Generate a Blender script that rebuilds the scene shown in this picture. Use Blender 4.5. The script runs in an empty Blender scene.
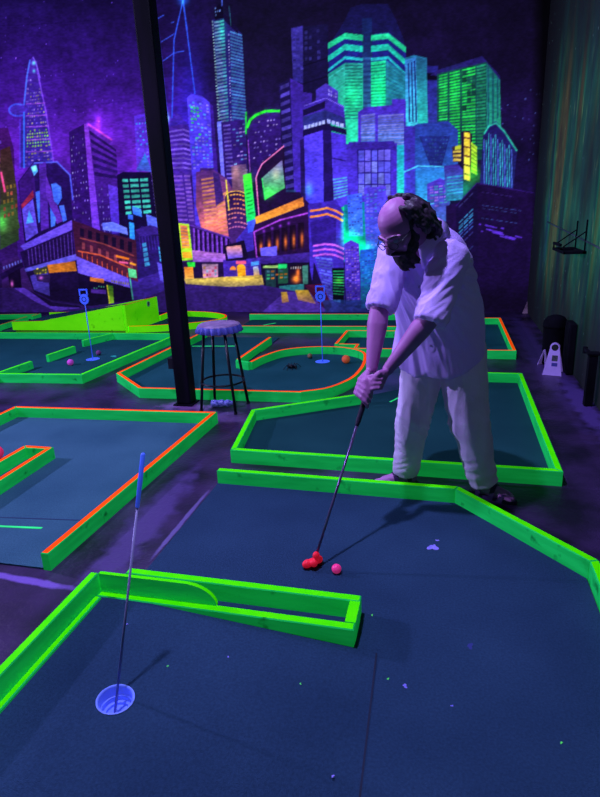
import bpy, bmesh, math, random
import numpy as np
from mathutils import Vector, Matrix, geometry
from mathutils.noise import noise as pnoise

random.seed(7)
rng = np.random.default_rng(7)
COL = bpy.context.scene.collection
V = Vector

# ------------------------------------------------------------------ camera
F_PX, PITCH, YAW, ROLL, CAM_H = 581.86, 17.806, 14.293, 2.462, 1.5

def cam_axes():
    p, y, r = (math.radians(a) for a in (PITCH, YAW, ROLL))
    fwd = V((-math.sin(y) * math.cos(p), math.cos(y) * math.cos(p), -math.sin(p)))
    right = V((math.cos(y), math.sin(y), 0))
    down = fwd.cross(right)
    R = math.cos(r) * right + math.sin(r) * down
    D = -math.sin(r) * right + math.cos(r) * down
    return fwd, R, D
FWD, RGT, DWN = cam_axes()
cd = bpy.data.cameras.new('camera')
cam = bpy.data.objects.new('camera', cd)
COL.objects.link(cam)
cd.sensor_fit = 'HORIZONTAL'
cd.sensor_width = 36.0
cd.lens = F_PX * 36.0 / 600.0
cd.clip_start = 0.02
m = Matrix((RGT, -DWN, -FWD)).transposed().to_4x4()
m.translation = V((0, 0, CAM_H))
cam.matrix_world = m
bpy.context.scene.camera = cam
vs = bpy.context.scene.view_settings
vs.view_transform = 'Standard'
vs.look = 'None'
vs.exposure = 0.0
vs.gamma = 1.0

# ------------------------------------------------------------------ materials
def s2l(c):
    """display colour 0..255 -> linear"""
    out = []
    for v in c[:3]:
        v = v / 255.0
        out.append(v / 12.92 if v <= 0.04045 else ((v + 0.055) / 1.055) ** 2.4)
    return tuple(out)

def mat(name, col, col2=None, rough=0.7, scale=(8, 8, 8), emit=0.0, emit_col=None, bump=0.0, metallic=0.0,
        detail=4.0, lo=0.35, hi=0.65, spec=0.3, coord='Object', distortion=0.0, bump_scale=None):
    """procedural principled material: noise -> ramp between two linear colours"""
    mt = bpy.data.materials.new(name)
    mt.use_nodes = True
    nt = mt.node_tree
    b = nt.nodes['Principled BSDF']
    tc = nt.nodes.new('ShaderNodeTexCoord')
    mp = nt.nodes.new('ShaderNodeMapping')
    mp.inputs['Scale'].default_value = scale
    nz = nt.nodes.new('ShaderNodeTexNoise')
    nz.inputs['Scale'].default_value = 1.0
    nz.inputs['Detail'].default_value = detail
    nz.inputs['Distortion'].default_value = distortion
    rp = nt.nodes.new('ShaderNodeValToRGB')
    rp.color_ramp.elements[0].position = lo
    rp.color_ramp.elements[1].position = hi
    if col2 is None:
        col2 = tuple(min(1.0, c * 1.25) for c in col)
    rp.color_ramp.elements[0].color = (*col, 1)
    rp.color_ramp.elements[1].color = (*col2, 1)
    nt.links.new(tc.outputs[coord], mp.inputs['Vector'])
    nt.links.new(mp.outputs['Vector'], nz.inputs['Vector'])
    nt.links.new(nz.outputs['Fac'], rp.inputs['Fac'])
    nt.links.new(rp.outputs['Color'], b.inputs['Base Color'])
    b.inputs['Roughness'].default_value = rough
    b.inputs['Metallic'].default_value = metallic
    b.inputs['Specular IOR Level'].default_value = spec
    if emit > 0:
        if emit_col is None:
            nt.links.new(rp.outputs['Color'], b.inputs['Emission Color'])
        else:
            b.inputs['Emission Color'].default_value = (*emit_col, 1)
        b.inputs['Emission Strength'].default_value = emit
    if bump > 0:
        bp = nt.nodes.new('ShaderNodeBump')
        bp.inputs['Strength'].default_value = bump
        bp.inputs['Distance'].default_value = 0.01
        if bump_scale:
            n2 = nt.nodes.new('ShaderNodeTexNoise')
            n2.inputs['Scale'].default_value = bump_scale
            nt.links.new(tc.outputs[coord], n2.inputs['Vector'])
            nt.links.new(n2.outputs['Fac'], bp.inputs['Height'])
        else:
            nt.links.new(nz.outputs['Fac'], bp.inputs['Height'])
        nt.links.new(bp.outputs['Normal'], b.inputs['Normal'])
    return mt

# ------------------------------------------------------------------ mesh helpers
def obj(name, bm, mats=None, parent=None, smooth=False, loc=None):
    me = bpy.data.meshes.new(name)
    if isinstance(bm, bmesh.types.BMesh):
        bmesh.ops.recalc_face_normals(bm, faces=bm.faces[:])
        bm.to_mesh(me)
        bm.free()
    else:
        me = bm
        me.name = name
    if mats is not None:
        for mm in (mats if isinstance(mats, (list, tuple)) else [mats]):
            me.materials.append(mm)
    if smooth:
        for p in me.polygons:
            p.use_smooth = True
    o = bpy.data.objects.new(name, me)
    COL.objects.link(o)
    if parent is not None:
        o.parent = parent
        # meshes are built in world coordinates; parents are only translated / turned about z
        o.matrix_parent_inverse = parent.matrix_basis.inverted()
    if loc is not None:
        o.location = loc
    return o

def tag(o, label, cat, group=None, kind=None):
    o['label'] = label
    o['category'] = cat
    if group:
        o['group'] = group
    if kind:
        o['kind'] = kind
    return o

def thing(name, label, cat, loc=(0, 0, 0), group=None):
    o = bpy.data.objects.new(name, None)
    o.empty_display_size = 0.1
    COL.objects.link(o)
    o.location = loc
    return tag(o, label, cat, group)

def structure(o):
    o['kind'] = 'structure'
    return o

def box(bm, lo, hi, mi=0, bevel=0.0):
    x0, y0, z0 = lo
    x1, y1, z1 = hi
    v = [bm.verts.new(p) for p in ((x0, y0, z0), (x1, y0, z0), (x1, y1, z0), (x0, y1, z0),
                                   (x0, y0, z1), (x1, y0, z1), (x1, y1, z1), (x0, y1, z1))]
    fs = []
    for q in ((3, 2, 1, 0), (4, 5, 6, 7), (0, 1, 5, 4), (1, 2, 6, 5), (2, 3, 7, 6), (3, 0, 4, 7)):
        f = bm.faces.new([v[i] for i in q])
        f.material_index = mi
        fs.append(f)
    if bevel:
        es = list({e for f in fs for e in f.edges})
        bmesh.ops.bevel(bm, geom=es, offset=bevel, segments=2, affect='EDGES', profile=0.6)
    return v

def prism(bm, foot, z0, z1, top_mi=0, side_mi=0, bevel=0.004):
    """vertical prism over a footprint polygon; z1 may be one height per corner"""
    n = len(foot)
    z1s = z1 if isinstance(z1, (list, tuple)) else [z1] * n
    z0s = z0 if isinstance(z0, (list, tuple)) else [z0] * n
    lo = [bm.verts.new((p[0], p[1], z)) for p, z in zip(foot, z0s)]
    hi = [bm.verts.new((p[0], p[1], z)) for p, z in zip(foot, z1s)]
    ft = bm.faces.new(hi)
    ft.material_index = top_mi
    bm.faces.new(lo[::-1]).material_index = side_mi
    for i in range(n):
        j = (i + 1) % n
        bm.faces.new((lo[i], lo[j], hi[j], hi[i])).material_index = side_mi
    if bevel:
        bmesh.ops.bevel(bm, geom=list(ft.edges), offset=bevel, segments=1, affect='EDGES', material=-1)

def frames(pts):
    pts = [V(p) for p in pts]
    n = len(pts)
    T = []
    for i in range(n):
        a = pts[max(i - 1, 0)]
        b = pts[min(i + 1, n - 1)]
        T.append((b - a).normalized())
    ref = V((0, 0, 1)) if abs(T[0].z) < 0.9 else V((1, 0, 0))
    N = [(ref - T[0] * ref.dot(T[0])).normalized()]
    for i in range(1, n):
        nn = N[-1] - T[i] * N[-1].dot(T[i])
        N.append(nn.normalized())
    return pts, T, N

def ring_faces(bm, rings, closed=True, mi=0):
    n = len(rings[0])
    for a, b in zip(rings[:-1], rings[1:]):
        for i in range(n if closed else n - 1):
            j = (i + 1) % n
            bm.faces.new((a[i], a[j], b[j], b[i])).material_index = mi

def tube(bm, pts, radii, n=10, cap=True, mi=0, flat=1.0):
    """round tube along pts; radii one value or one per point; rounded ends when cap"""
    pts, T, N = frames(pts)
    if not isinstance(radii, (list, tuple)):
        radii = [radii] * len(pts)
    P, RR, TT, NN = [], [], [], []
    if cap:
        for a in (80, 50, 25):
            a = math.radians(a)
            P.append(pts[0] - T[0] * radii[0] * math.sin(a)); RR.append(radii[0] * math.cos(a)); TT.append(T[0]); NN.append(N[0])
    for p, r, t, nn in zip(pts, radii, T, N):
        P.append(p); RR.append(r); TT.append(t); NN.append(nn)
    if cap:
        for a in (25, 50, 80):
            a = math.radians(a)
            P.append(pts[-1] + T[-1] * radii[-1] * math.sin(a)); RR.append(radii[-1] * math.cos(a)); TT.append(T[-1]); NN.append(N[-1])
    rings = []
    for p, r, t, nn in zip(P, RR, TT, NN):
        bb = t.cross(nn)
        rings.append([bm.verts.new(p + (nn * math.cos(k * 2 * math.pi / n) * flat + bb * math.sin(k * 2 * math.pi / n)) * r) for k in range(n)])
    ring_faces(bm, rings, mi=mi)
    bm.faces.new(rings[0][::-1]).material_index = mi
    bm.faces.new(rings[-1]).material_index = mi

def cyl(bm, p0, p1, r0, r1=None, n=20, mi=0):
    """plain capped cylinder / cone"""
    p0, p1 = V(p0), V(p1)
    r1 = r0 if r1 is None else r1
    t = (p1 - p0).normalized()
    ref = V((0, 0, 1)) if abs(t.z) < 0.9 else V((1, 0, 0))
    a = (ref - t * ref.dot(t)).normalized()
    b = t.cross(a)
    rings = []
    for p, r in ((p0, r0), (p1, r1)):
        rings.append([bm.verts.new(p + (a * math.cos(k * 2 * math.pi / n) + b * math.sin(k * 2 * math.pi / n)) * r) for k in range(n)])
    ring_faces(bm, rings, mi=mi)
    bm.faces.new(rings[0][::-1]).material_index = mi
    bm.faces.new(rings[1]).material_index = mi

def lathe(bm, prof, c, n=32, mi=0, axis=None):
    """profile of (radius, height) about a vertical (or given) axis"""
    c = V(c)
    t = V((0, 0, 1)) if axis is None else V(axis).normalized()
    ref = V((1, 0, 0)) if abs(t.x) < 0.9 else V((0, 1, 0))
    a = (ref - t * ref.dot(t)).normalized()
    b = t.cross(a)
    rings = []
    for r, h in prof:
        rings.append([bm.verts.new(c + t * h + (a * math.cos(k * 2 * math.pi / n) + b * math.sin(k * 2 * math.pi / n)) * max(r, 1e-4)) for k in range(n)])
    ring_faces(bm, rings, mi=mi)
    bm.faces.new(rings[0][::-1]).material_index = mi
    bm.faces.new(rings[-1]).material_index = mi

def ellipsoid(bm, c, axes, n=16, mi=0):
    """axes: three Vectors (direction * radius)"""
    c = V(c)
    A, B, C = (V(a) for a in axes)
    rings = []
    m_ = n // 2
    for i in range(1, m_):
        th = math.pi * i / m_
        rings.append([bm.verts.new(c + C * math.cos(th) + (A * math.cos(k * 2 * math.pi / n) + B * math.sin(k * 2 * math.pi / n)) * math.sin(th)) for k in range(n)])
    ring_faces(bm, rings, mi=mi)
    t0 = bm.verts.new(c + C)
    t1 = bm.verts.new(c - C)
    for i in range(n):
        j = (i + 1) % n
        bm.faces.new((t0, rings[0][j], rings[0][i])).material_index = mi
        bm.faces.new((t1, rings[-1][i], rings[-1][j])).material_index = mi

def ball_bm(c, r, n=24):
    bm = bmesh.new()
    ellipsoid(bm, c, ((r, 0, 0), (0, r, 0), (0, 0, r)), n)
    return bm

def remeshed(bm, voxel, smooth_it=4, factor=0.5):
    """one continuous surface out of overlapping closed shapes"""
    bmesh.ops.recalc_face_normals(bm, faces=bm.faces[:])
    me = bpy.data.meshes.new('tmp')
    bm.to_mesh(me)
    bm.free()
    o = bpy.data.objects.new('tmp', me)
    COL.objects.link(o)
    r = o.modifiers.new('r', 'REMESH')
    r.mode = 'VOXEL'
    r.voxel_size = voxel
    if smooth_it:
        s = o.modifiers.new('s', 'SMOOTH')
        s.factor = factor
        s.iterations = smooth_it
    dg = bpy.context.evaluated_depsgraph_get()
    dg.update()
    out = bpy.data.meshes.new_from_object(o.evaluated_get(dg))
    bpy.data.objects.remove(o)
    bpy.data.meshes.remove(me)
    return out

def displace(me, fn):
    """move every vertex along its normal by fn(co, normal)"""
    cos = [v.co.copy() for v in me.vertices]
    nos = [v.normal.copy() for v in me.vertices]
    for v, c, n in zip(me.vertices, cos, nos):
        v.co = c + n * fn(c, n)

def lerp_path(keys, t):
    """piecewise Catmull-Rom through keys [(t, tuple)]"""
    ks = keys
    if t <= ks[0][0]:
        return list(ks[0][1])
    for i in range(len(ks) - 1):
        if t <= ks[i + 1][0]:
            t0, p0 = ks[i]
            t1, p1 = ks[i + 1]
            u = (t - t0) / (t1 - t0)
            pm = ks[i - 1] if i > 0 else (2 * t0 - t1, [2 * a - b for a, b in zip(p0, p1)])
            pn = ks[i + 2] if i + 2 < len(ks) else (2 * t1 - t0, [2 * b - a for a, b in zip(p0, p1)])
            out = []
            for a, b, c_, d in zip(pm[1], p0, p1, pn[1]):
                m0 = (c_ - a) / (t1 - pm[0]) * (t1 - t0)
                m1 = (d - b) / (pn[0] - t0) * (t1 - t0)
                u2, u3 = u * u, u * u * u
                out.append((2 * u3 - 3 * u2 + 1) * b + (u3 - 2 * u2 + u) * m0 + (-2 * u3 + 3 * u2) * c_ + (u3 - u2) * m1)
            return out
    return list(ks[-1][1])
# ------------------------------------------------------------------ the painted mural on the back wall
WALL_Y = 8.85
WALL_X = 1.15
S = 2.0                       # paint samples per sketch unit
OX, OY = 90, 90               # sketch margin
CW, CHH = int((OX + 570) * S), int((OY + 335) * S)
cv = np.zeros((CHH, CW, 3), dtype=np.float64)
YY, XX = np.mgrid[0:CHH, 0:CW]
XX = XX / S - OX
YY = YY / S - OY

def smooth_noise(sx, sy, seed):
    r = np.random.default_rng(seed)
    gx, gy = int(CW / S / sx) + 3, int(CHH / S / sy) + 3
    g = r.random((gy, gx))
    fx = (XX + OX) / sx
    fy = (YY + OY) / sy
    ix, iy = fx.astype(int), fy.astype(int)
    u, v = fx - ix, fy - iy
    u = u * u * (3 - 2 * u)
    v = v * v * (3 - 2 * v)
    return (g[iy, ix] * (1 - u) + g[iy, ix + 1] * u) * (1 - v) + (g[iy + 1, ix] * (1 - u) + g[iy + 1, ix + 1] * u) * v

def _mask(pts):
    P = np.array(pts, float)
    x0 = max(int((P[:, 0].min() + OX) * S) - 1, 0)
    x1 = min(int((P[:, 0].max() + OX) * S) + 3, CW)
    y0 = max(int((P[:, 1].min() + OY) * S) - 1, 0)
    y1 = min(int((P[:, 1].max() + OY) * S) + 3, CHH)
    if x1 <= x0 or y1 <= y0:
        return None
    acc = np.zeros((y1 - y0, x1 - x0))
    for dx, dy in ((-.25, -.25), (.25, -.25), (-.25, .25), (.25, .25)):
        X = XX[y0:y1, x0:x1] + dx / S
        Y = YY[y0:y1, x0:x1] + dy / S
        ins = np.zeros(X.shape, bool)
        j = len(P) - 1
        for i in range(len(P)):
            xi, yi = P[i]
            xj, yj = P[j]
            if yi != yj:
                cnd = ((yi > Y) != (yj > Y)) & (X < (xj - xi) * (Y - yi) / (yj - yi) + xi)
                ins ^= cnd
            j = i
        acc += ins
    return (slice(y0, y1), slice(x0, x1)), acc / 4.0

def poly(pts, c, c2=None, a=1.0, horiz=False, tex=0.12):
    """filled shape; c -> c2 graded from top to bottom (or left to right)"""
    r = _mask(pts)
    if r is None:
        return
    sl, mk = r
    c = np.array(c, float)
    if c2 is not None:
        q = (XX if horiz else YY)[sl]
        k = 0 if horiz else 1
        lo = min(p[k] for p in pts)
        hi = max(p[k] for p in pts)
        t = np.clip((q - lo) / max(hi - lo, 1e-3), 0, 1)[..., None]
        col = c * (1 - t) + np.array(c2, float) * t
    else:
        col = np.broadcast_to(c, mk.shape + (3,))
    if tex and mk.size > 400:
        col = col * (1 - tex + 2 * tex * TEX[sl][..., None])
    mk = (mk * a)[..., None]
    cv[sl] = cv[sl] * (1 - mk) + col * mk

def glow(x, y, rx, ry, c, a=1.0):
    x0, x1 = max(int((x - 3 * rx + OX) * S), 0), min(int((x + 3 * rx + OX) * S), CW)
    y0, y1 = max(int((y - 3 * ry + OY) * S), 0), min(int((y + 3 * ry + OY) * S), CHH)
    if x1 <= x0 or y1 <= y0:
        return
    g = np.exp(-((XX[y0:y1, x0:x1] - x) / rx) ** 2 - ((YY[y0:y1, x0:x1] - y) / ry) ** 2) * a
    cv[y0:y1, x0:x1] += g[..., None] * np.array(c, float)

def line(pts, w, c, gl=0.0, a=1.0):
    for (x0, y0), (x1, y1) in zip(pts[:-1], pts[1:]):
        d = math.hypot(x1 - x0, y1 - y0) or 1
        nx, ny = -(y1 - y0) / d * w / 2, (x1 - x0) / d * w / 2
        if gl:
            n = max(1, int(d / (gl * 1.5)))
            for k in range(n + 1):
                glow(x0 + (x1 - x0) * k / n, y0 + (y1 - y0) * k / n, gl, gl, c, 0.16)
        poly([(x0 + nx, y0 + ny), (x1 + nx, y1 + ny), (x1 - nx, y1 - ny), (x0 - nx, y0 - ny)], c, a=a, tex=0)

def qp(q, u, v):
    (ax, ay), (bx, by), (cx, cy), (dx, dy) = q      # tl, tr, br, bl
    return ((ax * (1 - u) + bx * u) * (1 - v) + (dx * (1 - u) + cx * u) * v,
            (ay * (1 - u) + by * u) * (1 - v) + (dy * (1 - u) + cy * u) * v)

def cells(q, nx, ny, cols, fill=0.7, fx=0.6, fy=0.55, a=0.85, seed=0, jit=0.35):
    """lit windows on a nx * ny grid over a quad"""
    r = random.Random(seed * 131 + nx * 7 + ny)
    for j in range(ny):
        for i in range(nx):
            if r.random() > fill:
                continue
            u0, v0 = (i + (1 - fx) / 2) / nx, (j + (1 - fy) / 2) / ny
            u1, v1 = u0 + fx / nx, v0 + fy / ny
            c = r.choice(cols)
            k = 1 - jit * r.random()
            poly([qp(q, u0, v0), qp(q, u1, v0), qp(q, u1, v1), qp(q, u0, v1)], [x * k for x in c], a=a, tex=0)

def bands(q, n, c, fy=0.5, a=0.8, u0=0.0, u1=1.0, jit=0.3, seed=0, vertical=False):
    r = random.Random(seed + n)
    for j in range(n):
        v0, v1 = (j + (1 - fy) / 2) / n, (j + (1 + fy) / 2) / n
        k = 1 - jit * r.random()
        cc = [x * k for x in c]
        if vertical:
            poly([qp(q, v0, u0), qp(q, v1, u0), qp(q, v1, u1), qp(q, v0, u1)], cc, a=a, tex=0)
        else:
            poly([qp(q, u0, v0), qp(q, u1, v0), qp(q, u1, v1), qp(q, u0, v1)], cc, a=a, tex=0)

def arc(cx, cy, rx, ry, a0, a1, n=14):
    return [(cx + rx * math.cos(math.radians(a0 + (a1 - a0) * k / n)), cy - ry * math.sin(math.radians(a0 + (a1 - a0) * k / n))) for k in range(n + 1)]

TEX = 0.5 * smooth_noise(2.2, 1.6, 5) + 0.5 * smooth_noise(12, 18, 6)

# sky
def grad(stops, q):
    xs = [s_[0] for s_ in stops]
    return np.stack([np.interp(q, xs, [s_[1][k] for s_ in stops]) for k in range(3)], -1)
skyL = grad([(-90, (16, 8, 44)), (0, (30, 17, 76)), (60, (46, 20, 104)), (105, (68, 27, 142)), (150, (98, 38, 182)), (230, (62, 24, 128)), (330, (46, 26, 104))], YY)
skyR = grad([(-90, (8, 5, 22)), (0, (19, 12, 42)), (60, (24, 14, 52)), (120, (30, 17, 66)), (180, (26, 14, 60)), (330, (26, 14, 60))], YY)
tx = np.clip((XX - 130) / 110, 0, 1)[..., None]
cv[:] = skyL * (1 - tx) + skyR * tx
cl = 0.5 * smooth_noise(60, 40, 1) + 0.3 * smooth_noise(25, 20, 2) + 0.2 * smooth_noise(10, 9, 3)
cv *= (0.62 + 0.76 * cl)[..., None]
for k in range(90):
    glow(rng.uniform(-70, 130), rng.uniform(-20, 130), .5, .5, (110, 80, 220), rng.uniform(.3, 1))
for k in range(26):
    glow(rng.uniform(500, 540), rng.uniform(85, 160), .6, .6, (90, 130, 190), rng.uniform(.3, 1))
line([(-60, 27), (30, 25), (135, 17)], .6, (24, 10, 66), a=.6)
line([(-60, 112), (60, 108), (140, 100)], .6, (40, 14, 100), a=.6)
glow(100, 130, 16, 22, (60, 15, 80), .6)
glow(146, 165, 10, 14, (150, 50, 170), .5)
glow(190, 110, 18, 60, (20, 20, 110), .8)
glow(385, 170, 50, 60, (0, 60, 110), .6)

VIO, LAV, CYA, GRN, ORA, YEL, PNK = (75, 55, 200), (130, 110, 255), (70, 170, 255), (40, 235, 110), (240, 150, 50), (225, 210, 60), (225, 110, 190)

# --- far left
poly([(-90, 130), (8, 128), (14, 150), (20, 320), (-90, 320)], (70, 24, 110), (40, 22, 90))
cells([(-88, 135), (8, 133), (14, 240), (-88, 240)], 16, 18, [(190, 90, 120), (120, 80, 230), (160, 120, 90)], .3, seed=41)
poly([(0, 150), (10, 146), (17, 190), (19, 240), (0, 250)], (70, 40, 50), (46, 70, 46))
line([(1, 172), (5, 192)], 2.0, (240, 80, 150), 2)
poly([(0, 205), (14, 200), (20, 228), (0, 236)], (60, 80, 50))
glow(2, 222, 5, 9, (40, 150, 50), .8)
cells([(2, 185), (16, 182), (19, 215), (3, 220)], 4, 5, [(150, 120, 60), (190, 90, 80)], .5, seed=42)
# tower with the round deck
poly([(30, 60), (33, 57), (36, 63), (40, 78), (46, 112), (51, 140), (54, 165), (20, 168), (20, 130), (24, 105), (27, 76)], (72, 38, 158), (60, 42, 156))
poly(arc(18, 110, 9, 6, 0, 360, 20), (74, 46, 176))
line(arc(18, 110, 9, 6, 60, 300, 16), 1.3, (70, 90, 240), 1.0)
cells([(29, 92), (41, 90), (54, 164), (24, 166)], 9, 22, [(180, 150, 235), (150, 110, 220), (190, 180, 120), (120, 90, 240)], .55, .7, .4, seed=1)
cells([(27, 130), (47, 128), (51, 146), (26, 148)], 9, 6, [(170, 240, 80), (140, 230, 120)], .75, .6, .5, seed=2)
glow(34, 63, 2, 2, GRN, .7)
glow(34, 71, 1.5, 1.8, GRN, .6)
line([(30, 60), (27, 76), (24, 105)], 1.5, (80, 110, 255), 1.0)
line([(33, 57), (36, 63), (40, 78)], 1.0, (120, 90, 255), .8)
cells([(27, 78), (39, 78), (45, 104), (25, 104)], 5, 6, [(150, 120, 230), (110, 90, 210)], .6, .7, .4, seed=71)
line([(24, 112), (24, 168)], 1.3, (60, 110, 255), 1)
line([(20, 120), (20, 168)], 1.0, (90, 60, 220), .8)
line([(37, 70), (46, 112), (54, 165)], 1.2, (120, 70, 220), .9)
for y in (104, 116, 127, 140, 152):
    line([(26, y), (46 + (y - 110) * .16, y - 1)], .8, (150, 80, 210), .5)
# purple slab tower
poly([(69, 132), (84, 124), (94, 236), (74, 236)], (50, 20, 108))
poly([(84, 124), (88, 124), (102, 238), (93, 238)], (130, 60, 205), (110, 60, 215))
poly([(88, 124), (112, 140), (117, 160), (120, 238), (101, 238)], (96, 40, 170), (44, 20, 108))
bands([(89, 128), (116, 148), (118, 180), (95, 178)], 6, (40, 16, 96), .5, .8)
line([(88, 124), (112, 140)], 1.6, (190, 70, 210), 1.6)
cells([(70, 136), (83, 129), (92, 234), (74, 234)], 6, 17, [(190, 180, 255), (150, 120, 255)], .5, .35, .3, seed=3)
cells([(97, 186), (118, 186), (119, 234), (101, 234)], 7, 8, [(150, 130, 240)], .4, .4, .3, seed=4)
poly([(108, 184), (120, 188), (126, 232), (112, 234)], (100, 60, 210), (70, 45, 180))
glow(98, 124, 3, 10, (110, 40, 160), .6)
# tower behind the post, pyramid, green-lit office
poly([(134, 116), (150, 112), (152, 170), (137, 172)], (84, 46, 190), (100, 60, 210))
cells([(135, 122), (150, 120), (152, 158), (138, 160)], 5, 9, [CYA, LAV], .55, .6, .4, seed=5)
poly([(136, 170), (145, 153), (152, 172)], (50, 120, 190), (80, 90, 210))
poly([(117, 175), (123, 172), (151, 172), (160, 236), (120, 238)], (22, 10, 58))
for a0, a1 in ((.07, .27), (.33, .62), (.68, .95)):
    q = [(120, 178), (149, 177), (153, 214), (124, 216)]
    bands([qp(q, a0, 0), qp(q, a1, 0), qp(q, a1, 1), qp(q, a0, 1)], 7, (80, 220, 200), .55, .9, seed=6)
cells([(150, 172), (156, 172), (162, 214), (155, 214)], 2, 12, [(150, 130, 240)], .9, .5, .5, seed=7)
poly([(132, 206), (141, 209), (142, 217), (133, 214)], (70, 130, 255))
poly([(128, 214), (133, 215), (133, 220), (128, 219)], (60, 110, 240))
poly([(129, 222), (134, 223), (135, 241), (130, 240)], (50, 140, 250))
poly([(146, 214), (157, 218), (161, 234), (148, 229)], (95, 110, 240))
# bulging block + lit strips
poly([(135, 232), (142, 226), (160, 230), (176, 262), (176, 292), (138, 296)], (40, 24, 98), (44, 28, 110))
poly([(135, 230), (150, 225), (164, 229), (164, 234), (140, 236)], (58, 36, 130))
for k in range(9):
    line([(139 + k * 3, 236), (141 + k * 3, 250)], .7, (66, 40, 150))
bands([(142, 243), (146, 242), (150, 266), (145, 267)], 5, (80, 180, 245), .8, .95)
bands([(158, 246), (161, 247), (163, 262), (160, 262)], 4, (80, 180, 245), .8, .95)
poly([(131, 282), (170, 268), (172, 296), (133, 300)], (60, 38, 140))
poly([(157, 262), (166, 266), (170, 286), (160, 280)], (90, 80, 200))
# lit sign building on the left (big letter shapes)
poly([(33, 162), (37, 160), (56, 162), (70, 175), (73, 222), (25, 246), (18, 182)], (44, 20, 100), (30, 14, 74))
line([(34, 163), (57, 162), (70, 175), (73, 200)], 1.3, (90, 100, 255), 1.2)
poly([(19, 182), (33, 164), (36, 196), (21, 208)], (60, 26, 120))
poly([(21, 205), (33, 190), (34, 197), (22, 209)], (140, 40, 80))
poly([(22, 209), (33, 199), (38, 233), (26, 241)], (96, 76, 214))
poly([(26, 224), (29, 210), (34, 222)], (80, 150, 255))
poly([(31, 167), (36, 165), (38, 171), (34, 176)], (90, 160, 255))
glow(34, 168, 2.5, 3, CYA, .7)
poly([(35.5, 192), (40, 190.5), (40, 222), (38.5, 223)], (70, 110, 250))
poly([(39, 164), (46, 162), (49, 228), (41, 231), (40, 200)], (80, 40, 160))
poly([(46, 175), (63, 221), (57, 224), (46, 196)], (96, 50, 180))
poly([(51, 184), (56, 183), (61, 187), (62, 198), (58, 205), (54, 201)], (74, 116, 250))
poly([(59, 206), (64, 205), (67, 220), (63, 222)], (74, 110, 250))
poly([(50, 207), (56, 218), (55, 226), (51, 227)], (70, 112, 245))
# shopping block
poly([(20, 246), (72, 220), (72, 230), (26, 252)], (110, 80, 222), (96, 72, 205))
poly([(20, 252), (72, 230), (75, 255), (25, 268)], (34, 16, 74))
for k in range(13):
    x = 28 + k * 3.6
    line([(x, 250 - k * 1.45), (x + 1.5, 265 - k * .8)], .9, (80, 50, 150))
poly([(72, 220), (84, 224), (104, 232), (136, 240), (138, 282), (76, 256)], (58, 22, 62), (84, 34, 60))
for k in range(7):
    poly([(80 + k * 8, 228 + k * 2.2), (84 + k * 8, 229 + k * 2.2), (84 + k * 8, 237 + k * 2.6), (80 + k * 8, 236 + k * 2.6)], (26, 12, 50))
    poly([(82 + k * 8, 242 + k * 3), (85 + k * 8, 243 + k * 3), (85 + k * 8, 250 + k * 3.2), (82 + k * 8, 249 + k * 3.2)], (130, 60, 80))
for k in range(10):
    line([(82 + k * 5, 252 + k * 2.3), (82.5 + k * 5, 258 + k * 2.4)], .8, (190, 80, 60))
line([(78, 251), (100, 255), (130, 268)], 1.2, (200, 90, 60), .8)
line([(80, 238), (104, 244), (134, 256)], 1.0, (150, 70, 70), .6)
line([(116, 256), (129, 259)], 2.0, (245, 130, 40), 1.2)
line([(119, 262), (128, 263)], 1.6, (240, 100, 160), 1)
line([(130, 263), (136, 265)], 1.8, (245, 160, 50), 1)
poly([(102, 223), (113, 222), (127, 228), (128, 235), (118, 232), (103, 230)], (105, 120, 255))
poly([(20, 270), (76, 254), (77, 262), (30, 276)], (110, 96, 225), (80, 80, 190))
poly([(25, 272), (77, 260), (82, 304), (52, 300), (30, 290)], (30, 15, 66))
poly([(30, 276), (48, 270), (50, 296), (34, 290)], (74, 58, 168))
poly([(33, 270), (47, 266), (48, 273), (35, 275)], (60, 60, 50))
cells([(36, 268), (47, 265), (47, 274), (36, 275)], 4, 3, [YEL], .6, seed=8)
poly([(47, 265), (75, 261), (77, 271), (49, 273)], (170, 100, 45), (190, 116, 40))
poly([(36, 275), (50, 274), (50, 283), (37, 281)], (50, 30, 90))
glow(41, 278, 2, 1.5, PNK, .7)
poly([(76, 256), (128, 278), (130, 288), (78, 273)], (112, 90, 228))
poly([(78, 273), (130, 288), (134, 306), (80, 306)], (24, 12, 56))
poly([(90, 277), (104, 279), (104, 283), (90, 281)], (210, 120, 60))
cells([(111, 279), (129, 282), (129, 286), (111, 283)], 8, 1, [(150, 140, 60)], .9, seed=9)
cells([(93, 285), (105, 286), (105, 290), (93, 289)], 5, 2, [(100, 230, 170)], .7, seed=10)
poly([(91, 289), (106, 290), (106, 294), (91, 293)], (90, 50, 170))
poly([(107, 285), (113, 286), (114, 304), (109, 305)], (60, 110, 40), (150, 200, 50))
line([(107, 285), (110, 305)], .9, YEL, .8)
poly([(128, 268), (136, 270), (137, 278), (129, 277)], (100, 210, 150))
line([(130, 278), (133, 300)], 1.4, (70, 160, 150))
poly([(0, 262), (18, 256), (26, 272), (36, 296), (0, 290)], (56, 28, 100))
poly([(-90, 262), (2, 262), (2, 300), (-90, 300)], (40, 20, 80))
poly([(0, 274), (22, 262), (24, 267), (2, 280)], (30, 14, 66))
cells([(2, 266), (22, 258), (23, 263), (3, 271)], 7, 1, [(120, 130, 255)], .9, .5, .6, seed=11)
poly([(8, 275), (20, 268), (22, 292), (10, 288)], (22, 10, 46))
glow(12, 284, 1.5, 3, PNK, .9)
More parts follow.
